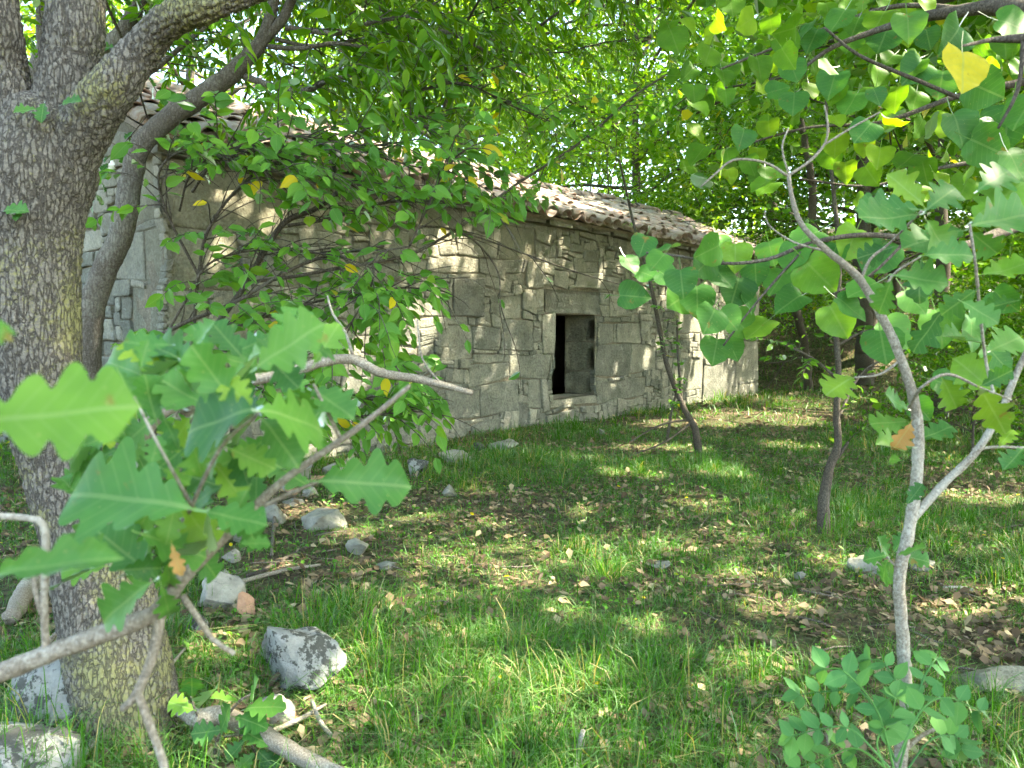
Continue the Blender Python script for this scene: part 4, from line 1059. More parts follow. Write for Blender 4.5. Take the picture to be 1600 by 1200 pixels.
# ---- leaning grey tree behind the oak
YL = 4.3
lean = thing('leaning_tree', 'slender grey leaning tree curving up over the gable corner', 'tree', G(128, 790))
b = G(128, 790)
limb('trunk', [(128, 800, b[1], 46), (130, 690, YL + .1, 42), (135, 560, YL, 40), (141, 490, YL, 39), (166, 420, YL, 37), (190, 350, YL, 35), (204, 285, YL, 33), (224, 225, YL, 31), (275, 180, YL, 31), (330, 140, YL, 29), (375, 106, YL, 27), (410, 62, YL, 21), (424, 18, YL, 17), (440, -60, YL, 14), (470, -190, YL + .2, 9)], M['bark_grey'], lean, rough=.12, nseg=16, step=.02)
LB = [
    [(404, 70, YL, 17), (440, 32, YL, 15), (455, 2, YL, 14), (480, -60, YL - .2, 11), (540, -160, YL - .3, 6)],
    [(384, 120, YL, 11), (430, 135, YL - .05, 10), (478, 141, YL - .1, 9), (510, 128, YL - .1, 8), (540, 119, YL - .1, 7), (566, 118, YL - .1, 5)],
    [(447, 43, YL, 9), (500, 50, YL, 8), (533, 52, YL, 7), (587, 33, YL, 6), (630, 27, YL, 5), (680, 5, YL, 4)],
    [(420, 72, YL, 8), (470, 75, YL - .05, 7), (520, 68, YL - .1, 6), (560, 72, YL - .1, 5), (600, 85, YL - .1, 4)],
    [(430, 60, YL, 7), (490, 72, YL + .1, 6), (570, 60, YL + .2, 5), (610, 45, YL + .3, 4)],
    [(190, 130, YL, 12), (230, 115, YL, 10), (270, 85, YL, 8), (300, 60, YL, 7), (350, 20, YL, 6)],
    [(150, 90, YL + .4, 34), (185, 62, YL + .4, 28), (215, 20, YL + .4, 24), (245, -30, YL + .4, 20), (300, -120, YL + .4, 14)],
    [(160, 85, YL + .5, 26), (210, 55, YL + .5, 24), (265, 5, YL + .5, 22), (310, -60, YL + .5, 16)],
    [(70, 180, YL + .6, 26), (72, 100, YL + .6, 22), (68, 0, YL + .6, 18), (90, -120, YL + .6, 12)],
    [(570, 0, YL + .6, 8), (620, 25, YL + .7, 7), (660, 45, YL + .8, 6), (700, 50, YL + .9, 5), (760, 80, YL + 1, 4)],
    [(830, -5, YL + 2, 9), (787, 43, YL + 1.8, 8), (740, 93, YL + 1.6, 7), (710, 133, YL + 1.5, 6), (693, 167, YL + 1.4, 5)],
    [(775, 50, YL + 1.8, 6), (730, 68, YL + 1.7, 5), (690, 82, YL + 1.6, 4), (650, 105, YL + 1.5, 3)],
]
L = Leaves(); tw = MB(); r = np.random.default_rng(8)
for q in LB:
    o, pts, rad = limb('branch', q, M['bark_grey'], lean, rough=.1)
    sprays(pts, rad, r, 14, (.35, .8), .105, .035, L, tw, droop=.5, u0=.2, up=.05, jit=.5, flat=.35)
for i in range(34):     # drooping yellow-green canopy overhead and beyond
    st = P(r.uniform(220, 900), r.uniform(-260, 90), r.uniform(4.2, 7.2)); az = r.uniform(0, 6.3); d = np.array([math.cos(az), math.sin(az), .1]); q = [st]
    for k in range(4): d = nrm(d + r.normal(0, .18, 3)); q.append(q[-1] + d * .35)
    q = np.array(q); Vt, Ft, tt = tube(q, np.linspace(.009, .004, 5), 4); tw.add(Vt, Ft, tt)
    sprays(q, None, r, 14, (.35, .8), .105, .035, L, tw, droop=.5, u0=.0, up=.0, jit=.5, flat=.35)
up_tr = P(440, -60, YL)
for i in range(46):     # extra upper crown above the view, added to shade the gable corner
    e_ = np.array([r.uniform(-1.6, 3.2), r.uniform(4.8, 8.6), r.uniform(4.9, 8.2)]); mid = (up_tr + e_) / 2 + r.normal(0, .25, 3) + np.array([0, 0, .3])
    q, rd_ = smooth_path(np.array([up_tr, mid, e_]), np.array([.03, .018, .006]), .25)
    if i % 3 == 0: Vt, Ft, tt = tube(q, rd_, 5); tw.add(Vt, Ft, tt)
    sprays(q, None, r, 16, (.4, .9), .12, .05, L, tw, droop=.3, u0=.45, up=.0, jit=.45, flat=.6)
p, a, n, l = L.cat(); x, y, z = project(p); k = carve(p + a * l[:, None] * .45) & ~((y > 215) & (x > 150)); L.p, L.a, L.n, L.l = [p[k]], [a[k]], [n[k]], [l[k]]
tag(tw.build('twigs', M['bark_dark'], lean), kind='stuff')
place_leaves(L, 'lance', M['leaf_lance'], lean, 300, 'leaf', 'crown', 18, 4, 1.1)

# ---- hornbeam with flat sprays across the wall
YH = 3.9
hb = G(235, 800)
horn = thing('hornbeam_shrub', 'spreading hornbeam shrub trailing leafy sprays across the stone wall', 'shrub', hb)
HBR = [
    ([(235, 805, hb[1], 22), (228, 700, YH, 18), (217, 600, YH, 15), (217, 547, YH, 12), (283, 507, YH, 10), (333, 487, YH, 9), (377, 467, YH, 9), (457, 420, YH + .1, 8), (520, 398, YH + .2, 7), (600, 385, YH + .3, 5)], 22, .3),
    ([(230, 700, YH, 14), (300, 560, YH + .2, 13), (380, 450, YH + .2, 13), (440, 352, YH + .3, 13), (490, 327, YH + .3, 12), (530, 295, YH + .4, 10), (520, 240, YH + .4, 9), (560, 197, YH + .5, 8), (607, 183, YH + .6, 6), (690, 185, YH + .7, 4)], 26, .35),
    ([(450, 352, YH + .3, 8), (507, 343, YH + .3, 8), (600, 317, YH + .4, 7), (660, 315, YH + .5, 6), (725, 312, YH + .6, 4)], 14, .1),
    ([(400, 440, YH + .2, 8), (470, 430, YH + .2, 8), (523, 420, YH + .2, 8), (633, 400, YH + .5, 7), (700, 367, YH + .8, 7), (730, 347, YH + 1, 6), (800, 293, YH + 1.3, 6), (910, 220, YH + 2, 6), (987, 153, YH + 2.4, 5), (1055, 108, YH + 2.8, 4)], 20, .1),
    ([(660, 353, YH + .6, 5), (705, 358, YH + .7, 5), (745, 380, YH + .8, 5), (778, 425, YH + .8, 4), (783, 480, YH + .8, 3), (803, 535, YH + .8, 2.5)], 2, .1),
    ([(705, 358, YH + .7, 4), (760, 375, YH + .9, 4), (830, 400, YH + 1, 4), (900, 425, YH + 1.1, 3), (970, 445, YH + 1.2, 2)], 2, .1),
    ([(640, 385, YH, 4), (590, 398, YH, 4), (582, 440, YH, 4), (560, 485, YH - .1, 4), (530, 525, YH - .1, 3), (480, 555, YH - .2, 3)], 12, .1),
    ([(640, 385, YH, 4), (668, 325, YH, 4), (700, 260, YH, 3.5), (720, 240, YH, 3)], 6, .1),
    ([(225, 640, YH, 9), (300, 600, YH - .1, 8), (380, 590, YH - .1, 7), (470, 600, YH, 6), (560, 620, YH + .1, 5), (640, 640, YH + .2, 4)], 16, .15),
    ([(240, 560, YH, 9), (300, 540, YH - .1, 8), (400, 500, YH, 7), (500, 470, YH + .1, 6), (620, 450, YH + .3, 5), (690, 455, YH + .4, 3)], 22, .15),
    ([(300, 560, YH + .2, 9), (310, 430, YH + .1, 8), (330, 350, YH, 7), (400, 270, YH, 6), (500, 235, YH, 5), (600, 225, YH + .1, 3)], 20, .35),
    ([(310, 430, YH + .1, 7), (260, 330, YH, 6), (250, 265, YH - .1, 5), (300, 235, YH - .1, 4), (400, 262, YH - .1, 3), (470, 280, YH - .1, 2)], 16, .2),
    ([(560, 197, YH + .5, 7), (640, 190, YH + .4, 6), (700, 225, YH + .3, 5), (735, 290, YH + .2, 4), (770, 330, YH + .2, 3)], 20, .2),
    ([(300, 300, YH + .1, 6), (340, 250, YH, 6), (430, 215, YH, 5), (520, 220, YH + .1, 4), (610, 250, YH + .2, 3), (690, 270, YH + .3, 3)], 22, .1),
    ([(280, 330, YH + .1, 5), (300, 270, YH, 5), (370, 230, YH - .1, 4), (450, 250, YH - .1, 3), (560, 290, YH, 3)], 18, .1),
    ([(300, 600, YH, 7), (380, 620, YH, 6), (460, 640, YH + .1, 5), (560, 650, YH + .2, 4), (650, 640, YH + .3, 3)], 16, .2),
    ([(240, 560, YH, 7), (290, 470, YH, 6), (330, 410, YH, 5), (420, 390, YH + .1, 4), (540, 400, YH + .2, 3)], 16, .3),
    ([(520, 400, YH + .2, 5), (560, 460, YH + .2, 5), (600, 530, YH + .2, 4), (650, 600, YH + .2, 3)], 14, .1),
    ([(560, 210, YH + .5, 7), (640, 150, YH + .6, 6), (720, 130, YH + .7, 5), (800, 165, YH + .8, 4), (860, 190, YH + .9, 3)], 22, .2),
]
L = Leaves(); tw = MB(); r = np.random.default_rng(15)
for q, nt_, u0 in HBR:
    q = [(a_, b_, c_, d_ * .68) for a_, b_, c_, d_ in q]
    o, pts, rad = limb('branch', q, M['bark_dark'], horn, rough=.1, nseg=8)
    sprays(pts, rad, r, int(nt_ * 1.9), (.22, .55), .092, .036, L, tw, droop=.28, u0=u0, up=.04, jit=.36, flat=.45, face=-.5)
p, a, n, l = L.cat(); x, y, z = project(p)
prob = np.full(len(x), .9)
prob[y < 300] = .62
prob[(y > 120) & (y < 260) & (x > 520)] = .5
prob[(x > 262) & (x < 445) & (y > 258) & (y < 352)] = .15
prob[(x > 425) & (x < 730) & (y > 300) & (y < 425)] = .3
prob[(x > 690) & (x < 1200) & (y > 345)] = .08
prob[(x < 700) & (y > 690)] = .2
prob[(x > 330) & (x < 570) & (y > 330) & (y < 480)] *= .6
prob[(y > 480) & (y < 620) & (x > 420) & (x < 640)] *= .75
k = r.random(len(x)) < prob * .8
s = p[:, :2] @ N - SW; k &= ~((s > -0.15) & (p[:, 2] < EAVE))
L.p, L.a, L.n, L.l = [p[k]], [a[k]], [n[k]], [l[k]]
tag(tw.build('twigs', M['bark_dark'], horn), kind='stuff')
place_leaves(L, 'ovate', M['leaf_horn'], horn, 300, 'leaf', 'foliage', 14, 6)

# ---- foreground oak shoot
YS = 0.95
shoot = thing('oak_branch', 'blurred oak branch with large lobed leaves reaching across the old trunk', 'branch', P(-40, 1065, YS))
SB = [[(-60, 1072, YS, 36), (0, 1050, YS, 33), (70, 1022, YS, 31), (140, 997, YS, 29), (240, 958, YS, 27), (285, 905, YS, 23), (330, 860, YS, 18), (400, 790, YS, 16), (450, 745, YS, 12), (530, 690, YS, 11), (590, 645, YS, 9), (640, 603, YS, 7)],
      [(285, 930, YS, 11), (310, 965, YS, 10), (332, 998, YS, 9), (366, 1021, YS, 8)],
      [(252, 955, YS, 17), (240, 1020, YS, 17), (215, 1082, YS, 15), (192, 1108, YS, 11)],
      [(214, 1078, YS, 14), (232, 1125, YS, 13), (255, 1190, YS, 13), (262, 1240, YS, 13)],
      [(72, 1022, YS, 13), (69, 950, YS, 12), (72, 870, YS, 12), (68, 820, YS, 12), (45, 810, YS, 11), (-20, 805, YS, 10)],
      [(535, 690, YS, 7), (515, 650, YS, 6), (490, 600, YS, 4)],
      [(65, 960, YS, 8), (55, 920, YS, 8), (52, 865, YS, 7)],
      [(400, 795, YS, 8), (455, 770, YS, 7), (498, 752, YS, 5)],
      [(290, 900, YS, 12), (275, 850, YS, 9), (300, 790, YS - .05, 7), (345, 700, YS - .1, 6), (405, 645, YS - .12, 5)],
      [(-40, 655, .5, 14), (-10, 640, .5, 10)], [(300, 790, YS - .05, 6), (250, 700, YS - .1, 5), (210, 620, YS - .1, 4)]]
for q in SB: limb('stem', q, M['bark_pale'], shoot, step=.012, nseg=10, rough=.2)
# base px, tip px, width ratio, depth, normal bias
OL = [(-70, 668, 208, 618, 1.05, .50, 0), (312, 798, 82, 748, 1.0, .80, 1), (372, 640, 300, 540, .9, .85, 3), (398, 578, 494, 500, 1.25, .82, 0), (400, 642, 518, 648, 1.7, .78, 2),
      (405, 638, 278, 668, 1.25, .80, 0), (488, 752, 643, 752, .95, .9, 1), (244, 904, 146, 820, .95, .9, 0), (244, 906, 138, 972, .9, .88, 1), (251, 912, 275, 986, .6, .9, 2),
      (212, 832, 330, 868, .95, .86, 0), (-20, 905, 152, 848, .5, .58, 1), (316, 800, 415, 812, 1.0, .84, 0), (330, 790, 300, 850, 1.0, .84, 2), (310, 582, 236, 530, 1.0, .95, 0), (290, 640, 212, 606, 1.0, .98, 1),
      (372, 850, 424, 846, .9, .92, 0), (360, 690, 300, 720, 1.1, .9, 1), (355, 700, 430, 730, 1.1, .9, 0), (330, 720, 390, 780, 1.0, .92, 2), (260, 760, 210, 830, 1.0, .93, 1), (300, 850, 345, 905, .9, .95, 0),
      (250, 650, 180, 690, 1.0, .92, 2), (230, 590, 150, 555, 1.0, 1.0, 1), (380, 560, 330, 500, 1.0, 1.0, 0), (420, 560, 470, 610, 1.1, .9, 3), (340, 640, 250, 600, 1.2, .88, 3), (-30, 540, 20, 505, .9, .52, 0), (265, 870, 262, 935, .5, .9, 1),
      (390, 760, 350, 830, 1.0, .9, 1), (300, 690, 240, 740, 1.0, 1.0, 3), (210, 640, 240, 570, .9, 1.05, 1), (405, 650, 470, 720, 1.1, .86, 1), (395, 640, 350, 590, 1.2, .84, 0), (340, 620, 420, 560, .8, .9, 3), (350, 760, 270, 790, .9, .95, 2), (320, 740, 390, 700, 1.0, .97, 0), (280, 780, 330, 850, 1.0, .9, 3), (300, 650, 260, 700, 1.1, .95, 0), (330, 560, 300, 500, 1.0, 1.05, 1), (370, 800, 410, 860, .9, .95, 0), (240, 880, 190, 880, .9, .95, 1)]
for i, (bx, by, tx, ty, wd, Yd, kk) in enumerate(OL):
    rr = np.random.default_rng(i)
    b, t2 = P(bx, by, Yd), P(tx, ty, Yd + rr.uniform(-.03, .05)); ax = t2 - b
    vdir = nrm(CAM - b)
    leaf_obj('oak_leaf', b, ax, vdir * .95 + np.array([0, 0, .5]) + rr.normal(0, .18, 3), np.linalg.norm(ax), 'oak', M['leaf_oak'], shoot, kk, wd)
rr = np.random.default_rng(909)
for i in range(135):
    cx, cy = rr.uniform(110, 520), rr.uniform(510, 900)
    if cx + (cy - 520) * .9 < 240 or cx > 520 - max(0, cy - 690) * 1.1: continue
    Yd = rr.uniform(.85, 1.25); an = rr.uniform(0, 6.28); ln = rr.uniform(24, 42)
    b, t2 = P(cx - math.cos(an) * ln, cy - math.sin(an) * ln, Yd), P(cx + math.cos(an) * ln, cy + math.sin(an) * ln, Yd + rr.uniform(-.04, .05)); ax = t2 - b
    leaf_obj('oak_leaf', b, ax, nrm(CAM - b) * .8 + np.array([0, 0, .7]) + rr.normal(0, .35, 3), np.linalg.norm(ax), 'oak', M['leaf_oak'], shoot, i, rr.uniform(.85, 1.2))
b, t2 = P(268, 848, .86), P(282, 905, .86); leaf_obj('dead_leaf', b, t2 - b, np.array([.2, -.8, .4]), np.linalg.norm(t2 - b), 'oak', M['leaf_brown'], shoot, 2, .6)

# ---- oak sapling, pale forked stem
YR = 1.9
sap = thing('oak_sapling', 'pale crooked oak sapling with forked stem and lobed leaves', 'tree', P(1400, 1260, YR))
SR = [[(1396, 1290, YR, 32), (1405, 1200, YR, 29), (1417, 1110, YR, 26), (1413, 1010, YR, 26), (1406, 905, YR, 24), (1419, 835, YR, 24), (1432, 745, YR, 23), (1431, 650, YR, 21), (1405, 555, YR, 19), (1372, 485, YR, 18), (1337, 430, YR, 16), (1290, 390, YR, 13), (1252, 350, YR, 11), (1236, 305, YR, 9), (1232, 273, YR, 8)],
      [(1232, 276, YR, 6), (1195, 254, YR, 5), (1147, 250, YR, 5), (1120, 270, YR, 4), (1095, 292, YR, 3)],
      [(1232, 274, YR, 7), (1265, 252, YR, 6), (1290, 222, YR, 5), (1293, 190, YR, 4), (1288, 165, YR, 3)], [(1288, 226, YR, 4), (1330, 200, YR, 4), (1375, 175, YR, 3)], [(1232, 273, YR, 4), (1222, 230, YR, 4), (1232, 200, YR, 3)],
      [(1424, 812, YR, 18), (1478, 752, YR, 17), (1525, 705, YR, 15), (1565, 640, YR, 14), (1590, 580, YR, 13), (1640, 480, YR, 11)], [(1520, 702, YR, 7), (1560, 698, YR, 6), (1610, 700, YR, 6)],
      [(1418, 640, YR, 7), (1440, 605, YR - .1, 6), (1480, 585, YR - .1, 6), (1530, 605, YR - .1, 5), (1580, 625, YR - .1, 4)], [(1410, 560, YR, 6), (1375, 585, YR, 5), (1335, 590, YR, 4)],
      [(1345, 438, YR, 7), (1360, 405, YR, 6), (1390, 380, YR, 5), (1440, 330, YR - .1, 5)], [(1372, 480, YR, 7), (1395, 430, YR, 5), (1440, 400, YR, 4)], [(1560, 640, YR, 7), (1540, 560, YR, 6), (1525, 420, YR - .1, 6), (1515, 350, YR - .1, 5)],
      [(1405, 1180, YR, 10), (1440, 1150, YR, 9), (1465, 1138, YR, 7)], [(1415, 900, YR, 5), (1385, 870, YR, 4)], [(1300, 395, YR, 5), (1240, 378, YR, 4), (1200, 350, YR, 3), (1195, 325, YR, 2)]]
for q in SR: q = [(a_, b_, c_, d_ * .76) for a_, b_, c_, d_ in q]; limb('stem', q, M['bark_pale'], sap, step=.015, nseg=12, rough=.22)
RL = [(1440, 328, 1345, 322, .9), (1445, 325, 1400, 270, .9), (1445, 330, 1505, 280, 1.0), (1440, 335, 1340, 350, .9), (1515, 350, 1600, 270, 1.0), (1512, 355, 1610, 330, .9), (1510, 360, 1420, 375, 1.0), (1515, 360, 1560, 400, 1.0),
      (1525, 300, 1590, 250, 1.0), (1445, 340, 1480, 400, 1.0), (1400, 385, 1345, 400, .9), (1395, 430, 1480, 440, 1.1), (1395, 435, 1370, 490, .9), (1440, 400, 1520, 390, 1.0), (1440, 405, 1430, 460, 1.0), (1530, 430, 1600, 420, 1.0), (1530, 450, 1470, 490, .9),
      (1540, 540, 1480, 520, 1.0), (1545, 550, 1600, 520, 1.0), (1560, 620, 1500, 560, 1.0), (1335, 590, 1300, 600, 1.6), (1420, 640, 1380, 620, 1.1), (1425, 660, 1370, 655, .9), (1428, 700, 1375, 690, .8), (1432, 690, 1490, 660, .7), (1470, 588, 1500, 640, 1.0), (1530, 606, 1560, 650, .9),
      (1530, 604, 1580, 580, .9), (1560, 700, 1580, 670, 1.0), (1600, 700, 1570, 730, 1.0), (1600, 730, 1640, 745, 1.0), (1390, 868, 1350, 870, 1.1), (1390, 872, 1365, 910, .9), (1400, 862, 1445, 880, .9), (1395, 865, 1415, 835, 1.0), (1388, 870, 1375, 840, 1.0), (1400, 870, 1440, 850, .9), (1392, 875, 1385, 910, 1.0),
      (1410, 720, 1385, 715, 1.0), (1415, 790, 1440, 760, .8), (1480, 480, 1420, 540, 1.0), (1590, 470, 1540, 480, 1.0), (1500, 470, 1560, 500, 1.0)]
for i, (bx, by, tx, ty, wd) in enumerate(RL):
    rr = np.random.default_rng(100 + i); Yd = YR + rr.uniform(-.35, .1)
    b, t2 = P(bx, by, Yd), P(tx, ty, Yd + rr.uniform(-.05, .06)); ax = t2 - b
    leaf_obj('oak_leaf', b, ax, nrm(CAM - b) * .9 + np.array([0, 0, .6]) + rr.normal(0, .25, 3), np.linalg.norm(ax) * 1.05, 'oak', M['leaf_oak'], sap, i, wd * 1.1)
b, t2 = P(1424, 658, YR - .1), P(1403, 706, YR - .1); leaf_obj('dead_leaf', b, t2 - b, np.array([.3, -.8, .3]), np.linalg.norm(t2 - b), 'oak', M['leaf_brown'], sap, 1, 1.2)

# ---- linden bough with big heart-shaped leaves
YLi = 2.5
lind = thing('linden_bough', 'linden bough hanging large heart-shaped leaves before the house end', 'branch', P(1680, 330, YLi + .6))
LR = [([(1700, 330, YLi + .6, 26), (1600, 350, YLi + .4, 18), (1500, 385, YLi + .2, 12), (1420, 372, YLi + .1, 9), (1340, 368, YLi, 8), (1265, 380, YLi, 7), (1200, 405, YLi, 6), (1130, 412, YLi, 5), (1060, 400, YLi, 4), (1010, 395, YLi, 3)]),
      ([(1265, 380, YLi, 4), (1210, 440, YLi, 4), (1160, 500, YLi, 3), (1130, 540, YLi, 3)]), ([(1420, 372, YLi, 5), (1360, 430, YLi, 4), (1300, 460, YLi, 3)]),
      ([(1660, 60, 2.2, 20), (1600, 60, 2.2, 14), (1550, 62, 2.25, 8), (1503, 72, 2.12, 4)]), ([(1600, 60, 2.2, 8), (1590, 140, 2.2, 6), (1560, 200, 2.2, 4)]),
      ([(1640, 20, 3.2, 26), (1560, 12, 3.3, 22), (1450, 25, 3.5, 16), (1380, 45, 3.6, 10), (1300, 75, 3.6, 7), (1250, 110, 3.6, 4)]), ([(1520, 160, 3.3, 6), (1420, 120, 3.3, 6), (1340, 85, 3.3, 5), (1290, 45, 3.3, 4)])]
for q in LR: limb('branch', q, M['bark_dark'], lind, rough=.1)
LL = [(1005, 383, 30), (1040, 388, 32), (1028, 408, 34), (985, 412, 34), (990, 462, 42), (1012, 428, 38), (1042, 432, 34), (1065, 440, 40), (1065, 465, 44), (1108, 392, 38), (1125, 385, 34), (1100, 415, 40), (1130, 432, 46), (1150, 455, 44), (1138, 498, 42), (1118, 548, 50), (1160, 508, 44), (1185, 512, 42), (1145, 545, 36), (1170, 470, 40),
      (1205, 395, 44), (1240, 400, 52), (1280, 430, 60), (1215, 440, 46), (1300, 400, 50), (1235, 470, 46), (1260, 370, 44), (1330, 380, 52), (1180, 425, 40), (1090, 470, 44), (1110, 500, 40), (1150, 400, 36), (1370, 400, 56), (1330, 480, 56), (1470, 510, 62), (1430, 470, 60), (1520, 520, 60), (1570, 470, 60), (1400, 520, 50), (1480, 600, 56),
      (1440, 640, 50), (1560, 560, 58), (1380, 540, 46), (1310, 500, 50), (1350, 450, 50), (1540, 140, 60), (1490, 60, 50), (1590, 40, 66), (1450, 60, 46), (1570, 200, 64), (1600, 170, 60), (1545, 230, 60), (1500, 200, 54), (1590, 260, 60), (1470, 130, 48), (1430, 110, 44), (1380, 60, 44), (1260, 45, 44), (1270, 60, 40), (1240, 110, 40), (1215, 140, 44), (1300, 130, 42), (1330, 160, 44), (1370, 150, 40), (1160, 215, 40), (1350, 205, 44), (1240, 160, 36), (1420, 40, 44), (1310, 30, 44)]
for i, (cx, cy, sz) in enumerate(LL):
    rr = np.random.default_rng(200 + i); Yd = YLi + rr.uniform(-.25, .35) if cx < 1400 or cy > 380 else rr.uniform(1.9, 3.4)
    if cx < 1480 and cy < 240: Yd = 3.4 + rr.uniform(-.3, .5); sz *= .8
    sz *= rr.uniform(.75, 1.12)
    an = rr.normal(0, .7); dx, dy = math.sin(an), math.cos(an)
    b = P(cx - dx * sz * .5, cy - dy * sz * .5, Yd); t2 = P(cx + dx * sz * .5, cy + dy * sz * .5, Yd - .03); ax = t2 - b
    yl = (cx, cy) in ((1510, 105),)
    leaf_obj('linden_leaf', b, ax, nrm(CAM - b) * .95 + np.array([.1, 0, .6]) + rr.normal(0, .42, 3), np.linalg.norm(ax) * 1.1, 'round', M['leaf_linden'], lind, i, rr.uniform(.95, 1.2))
rr = np.random.default_rng(515)
for i in range(150):
    cx, cy = rr.uniform(1040, 1610), rr.uniform(-10, 330)
    if cy > 330 - abs(cx - 1330) * .15: continue
    Yd = rr.uniform(3.2, 5.4); sz = rr.uniform(16, 36); an = rr.normal(0, .8); dx, dy = math.sin(an), math.cos(an)
    b = P(cx - dx * sz * .5, cy - dy * sz * .5, Yd); t2 = P(cx + dx * sz * .5, cy + dy * sz * .5, Yd - .05); ax = t2 - b
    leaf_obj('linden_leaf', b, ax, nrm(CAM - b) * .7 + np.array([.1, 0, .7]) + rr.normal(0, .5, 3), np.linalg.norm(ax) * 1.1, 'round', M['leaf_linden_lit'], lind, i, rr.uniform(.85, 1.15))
for q in ([(1640, 120, 4, 14), (1500, 150, 4, 9), (1380, 190, 4, 6), (1260, 200, 4, 4), (1150, 230, 4, 3)], [(1560, 20, 4, 10), (1400, 10, 4.2, 7), (1250, 60, 4.2, 5), (1120, 110, 4.2, 3)], [(1620, 240, 4.4, 9), (1480, 260, 4.4, 6), (1360, 290, 4.4, 4), (1250, 280, 4.4, 3)]): limb('branch', q, M['bark_dark'], lind, rough=.1)
b, t2 = P(1503, 80, 2.05), P(1511, 140, 2.0); leaf_obj('yellow_leaf', b, t2 - b, np.array([.25, -.8, .35]), np.linalg.norm(t2 - b), 'round', M['leaf_yellow'], lind, 0, 1.1)

# ---- thin dark saplings
def sapling(name, label, lst_list, mat, leafsets, seed, base, nobj=60, leaf=.06, lmat='leaf_horn', shape='ovate'):
    root = thing(name, label, 'tree', base)
    L = Leaves(); tw = MB(); r = np.random.default_rng(seed)
    for k, q in enumerate(lst_list):
        o, pts, rad = limb('trunk' if k == 0 else 'branch', q, mat, root, rough=.15)
        if leafsets[k]: sprays(pts, rad, r, leafsets[k], (.12, .4), leaf, .04, L, tw, droop=.2, u0=.25, up=.1, jit=.4)
    if tw.n: tag(tw.build('twigs', mat, root), kind='stuff')
    if L.p: place_leaves(L, shape, M[lmat], root, nobj, 'leaf', 'crown', 7, seed)
    return root
b = G(1092, 708); Yb = b[1]
sapling('dark_sapling', 'thin dark sapling leaning before the wall near the house end', [[(1093, 715, Yb, 13), (1086, 670, Yb, 11), (1065, 630, Yb, 9), (1045, 580, Yb, 8), (1032, 520, Yb, 7), (1018, 450, Yb, 6), (1008, 410, Yb, 5), (990, 350, Yb, 4), (968, 250, Yb, 3)],
    [(1065, 630, Yb, 5), (1060, 560, Yb, 4), (1058, 500, Yb, 3)], [(1042, 690, Yb, 5), (1050, 640, Yb, 4), (1060, 600, Yb, 3)], [(1080, 660, Yb, 4), (1040, 690, Yb - .2, 3), (985, 712, Yb - .4, 2)], [(1075, 655, Yb, 4), (1030, 665, Yb - .2, 3), (985, 690, Yb - .4, 2)]], M['bark_dark'], [8, 8, 5, 0, 0], 51, b, 80, .07)
b = G(1286, 832); Yb = b[1]
sapling('crooked_sapling', 'crooked dark sapling trunk standing in the grass', [[(1286, 840, Yb, 20), (1286, 780, Yb, 18), (1298, 730, Yb, 14), (1308, 690, Yb, 12), (1306, 640, Yb, 10), (1310, 580, Yb, 9), (1306, 500, Yb, 8), (1312, 400, Yb, 8), (1300, 280, Yb + .1, 6), (1290, 150, Yb + .2, 4)],
    [(1300, 725, Yb, 8), (1315, 705, Yb, 6), (1325, 690, Yb, 5)], [(1310, 650, Yb, 5), (1350, 580, Yb + .2, 4), (1420, 545, Yb + .3, 3)], [(1306, 590, Yb, 5), (1270, 560, Yb, 4), (1230, 540, Yb, 3)], [(1308, 540, Yb, 5), (1345, 520, Yb, 4), (1390, 510, Yb, 3)], [(1312, 420, Yb, 5), (1280, 360, Yb, 4), (1230, 330, Yb, 3)], [(1300, 300, Yb, 4), (1350, 260, Yb, 3), (1420, 240, Yb, 3)]],
    M['bark_dark'], [16, 2, 8, 8, 8, 8, 8], 52, b, 120, .065, 'leaf_dark')
b = G(1262, 612); Yb = b[1]
sapling('understorey_tree', 'dark thin trunk past the house end with a pale broken twig', [[(1264, 615, Yb, 14), (1258, 540, Yb, 11), (1248, 500, Yb, 13), (1240, 460, Yb, 14), (1262, 400, Yb, 14), (1270, 300, Yb, 12), (1250, 180, Yb, 9)], [(1262, 555, Yb, 4), (1225, 565, Yb, 3), (1195, 568, Yb, 2)], [(1225, 566, Yb, 3), (1210, 590, Yb, 2), (1198, 605, Yb, 2)]], M['bark_dark'], [16, 0, 0], 53, b, 40, .1, 'leaf_dark')
b = G(1350, 600); Yb = b[1]
sapling('understorey_tree', 'stout dark trunk in the shade of the wooded bank', [[(1352, 600, Yb, 30), (1350, 500, Yb, 26), (1346, 420, Yb, 24), (1350, 300, Yb, 20), (1340, 150, Yb, 14)], [(1350, 440, Yb, 8), (1400, 400, Yb, 6), (1450, 390, Yb, 4)]], M['bark_dark'], [10, 8], 54, b, 30, .1, 'leaf_dark')

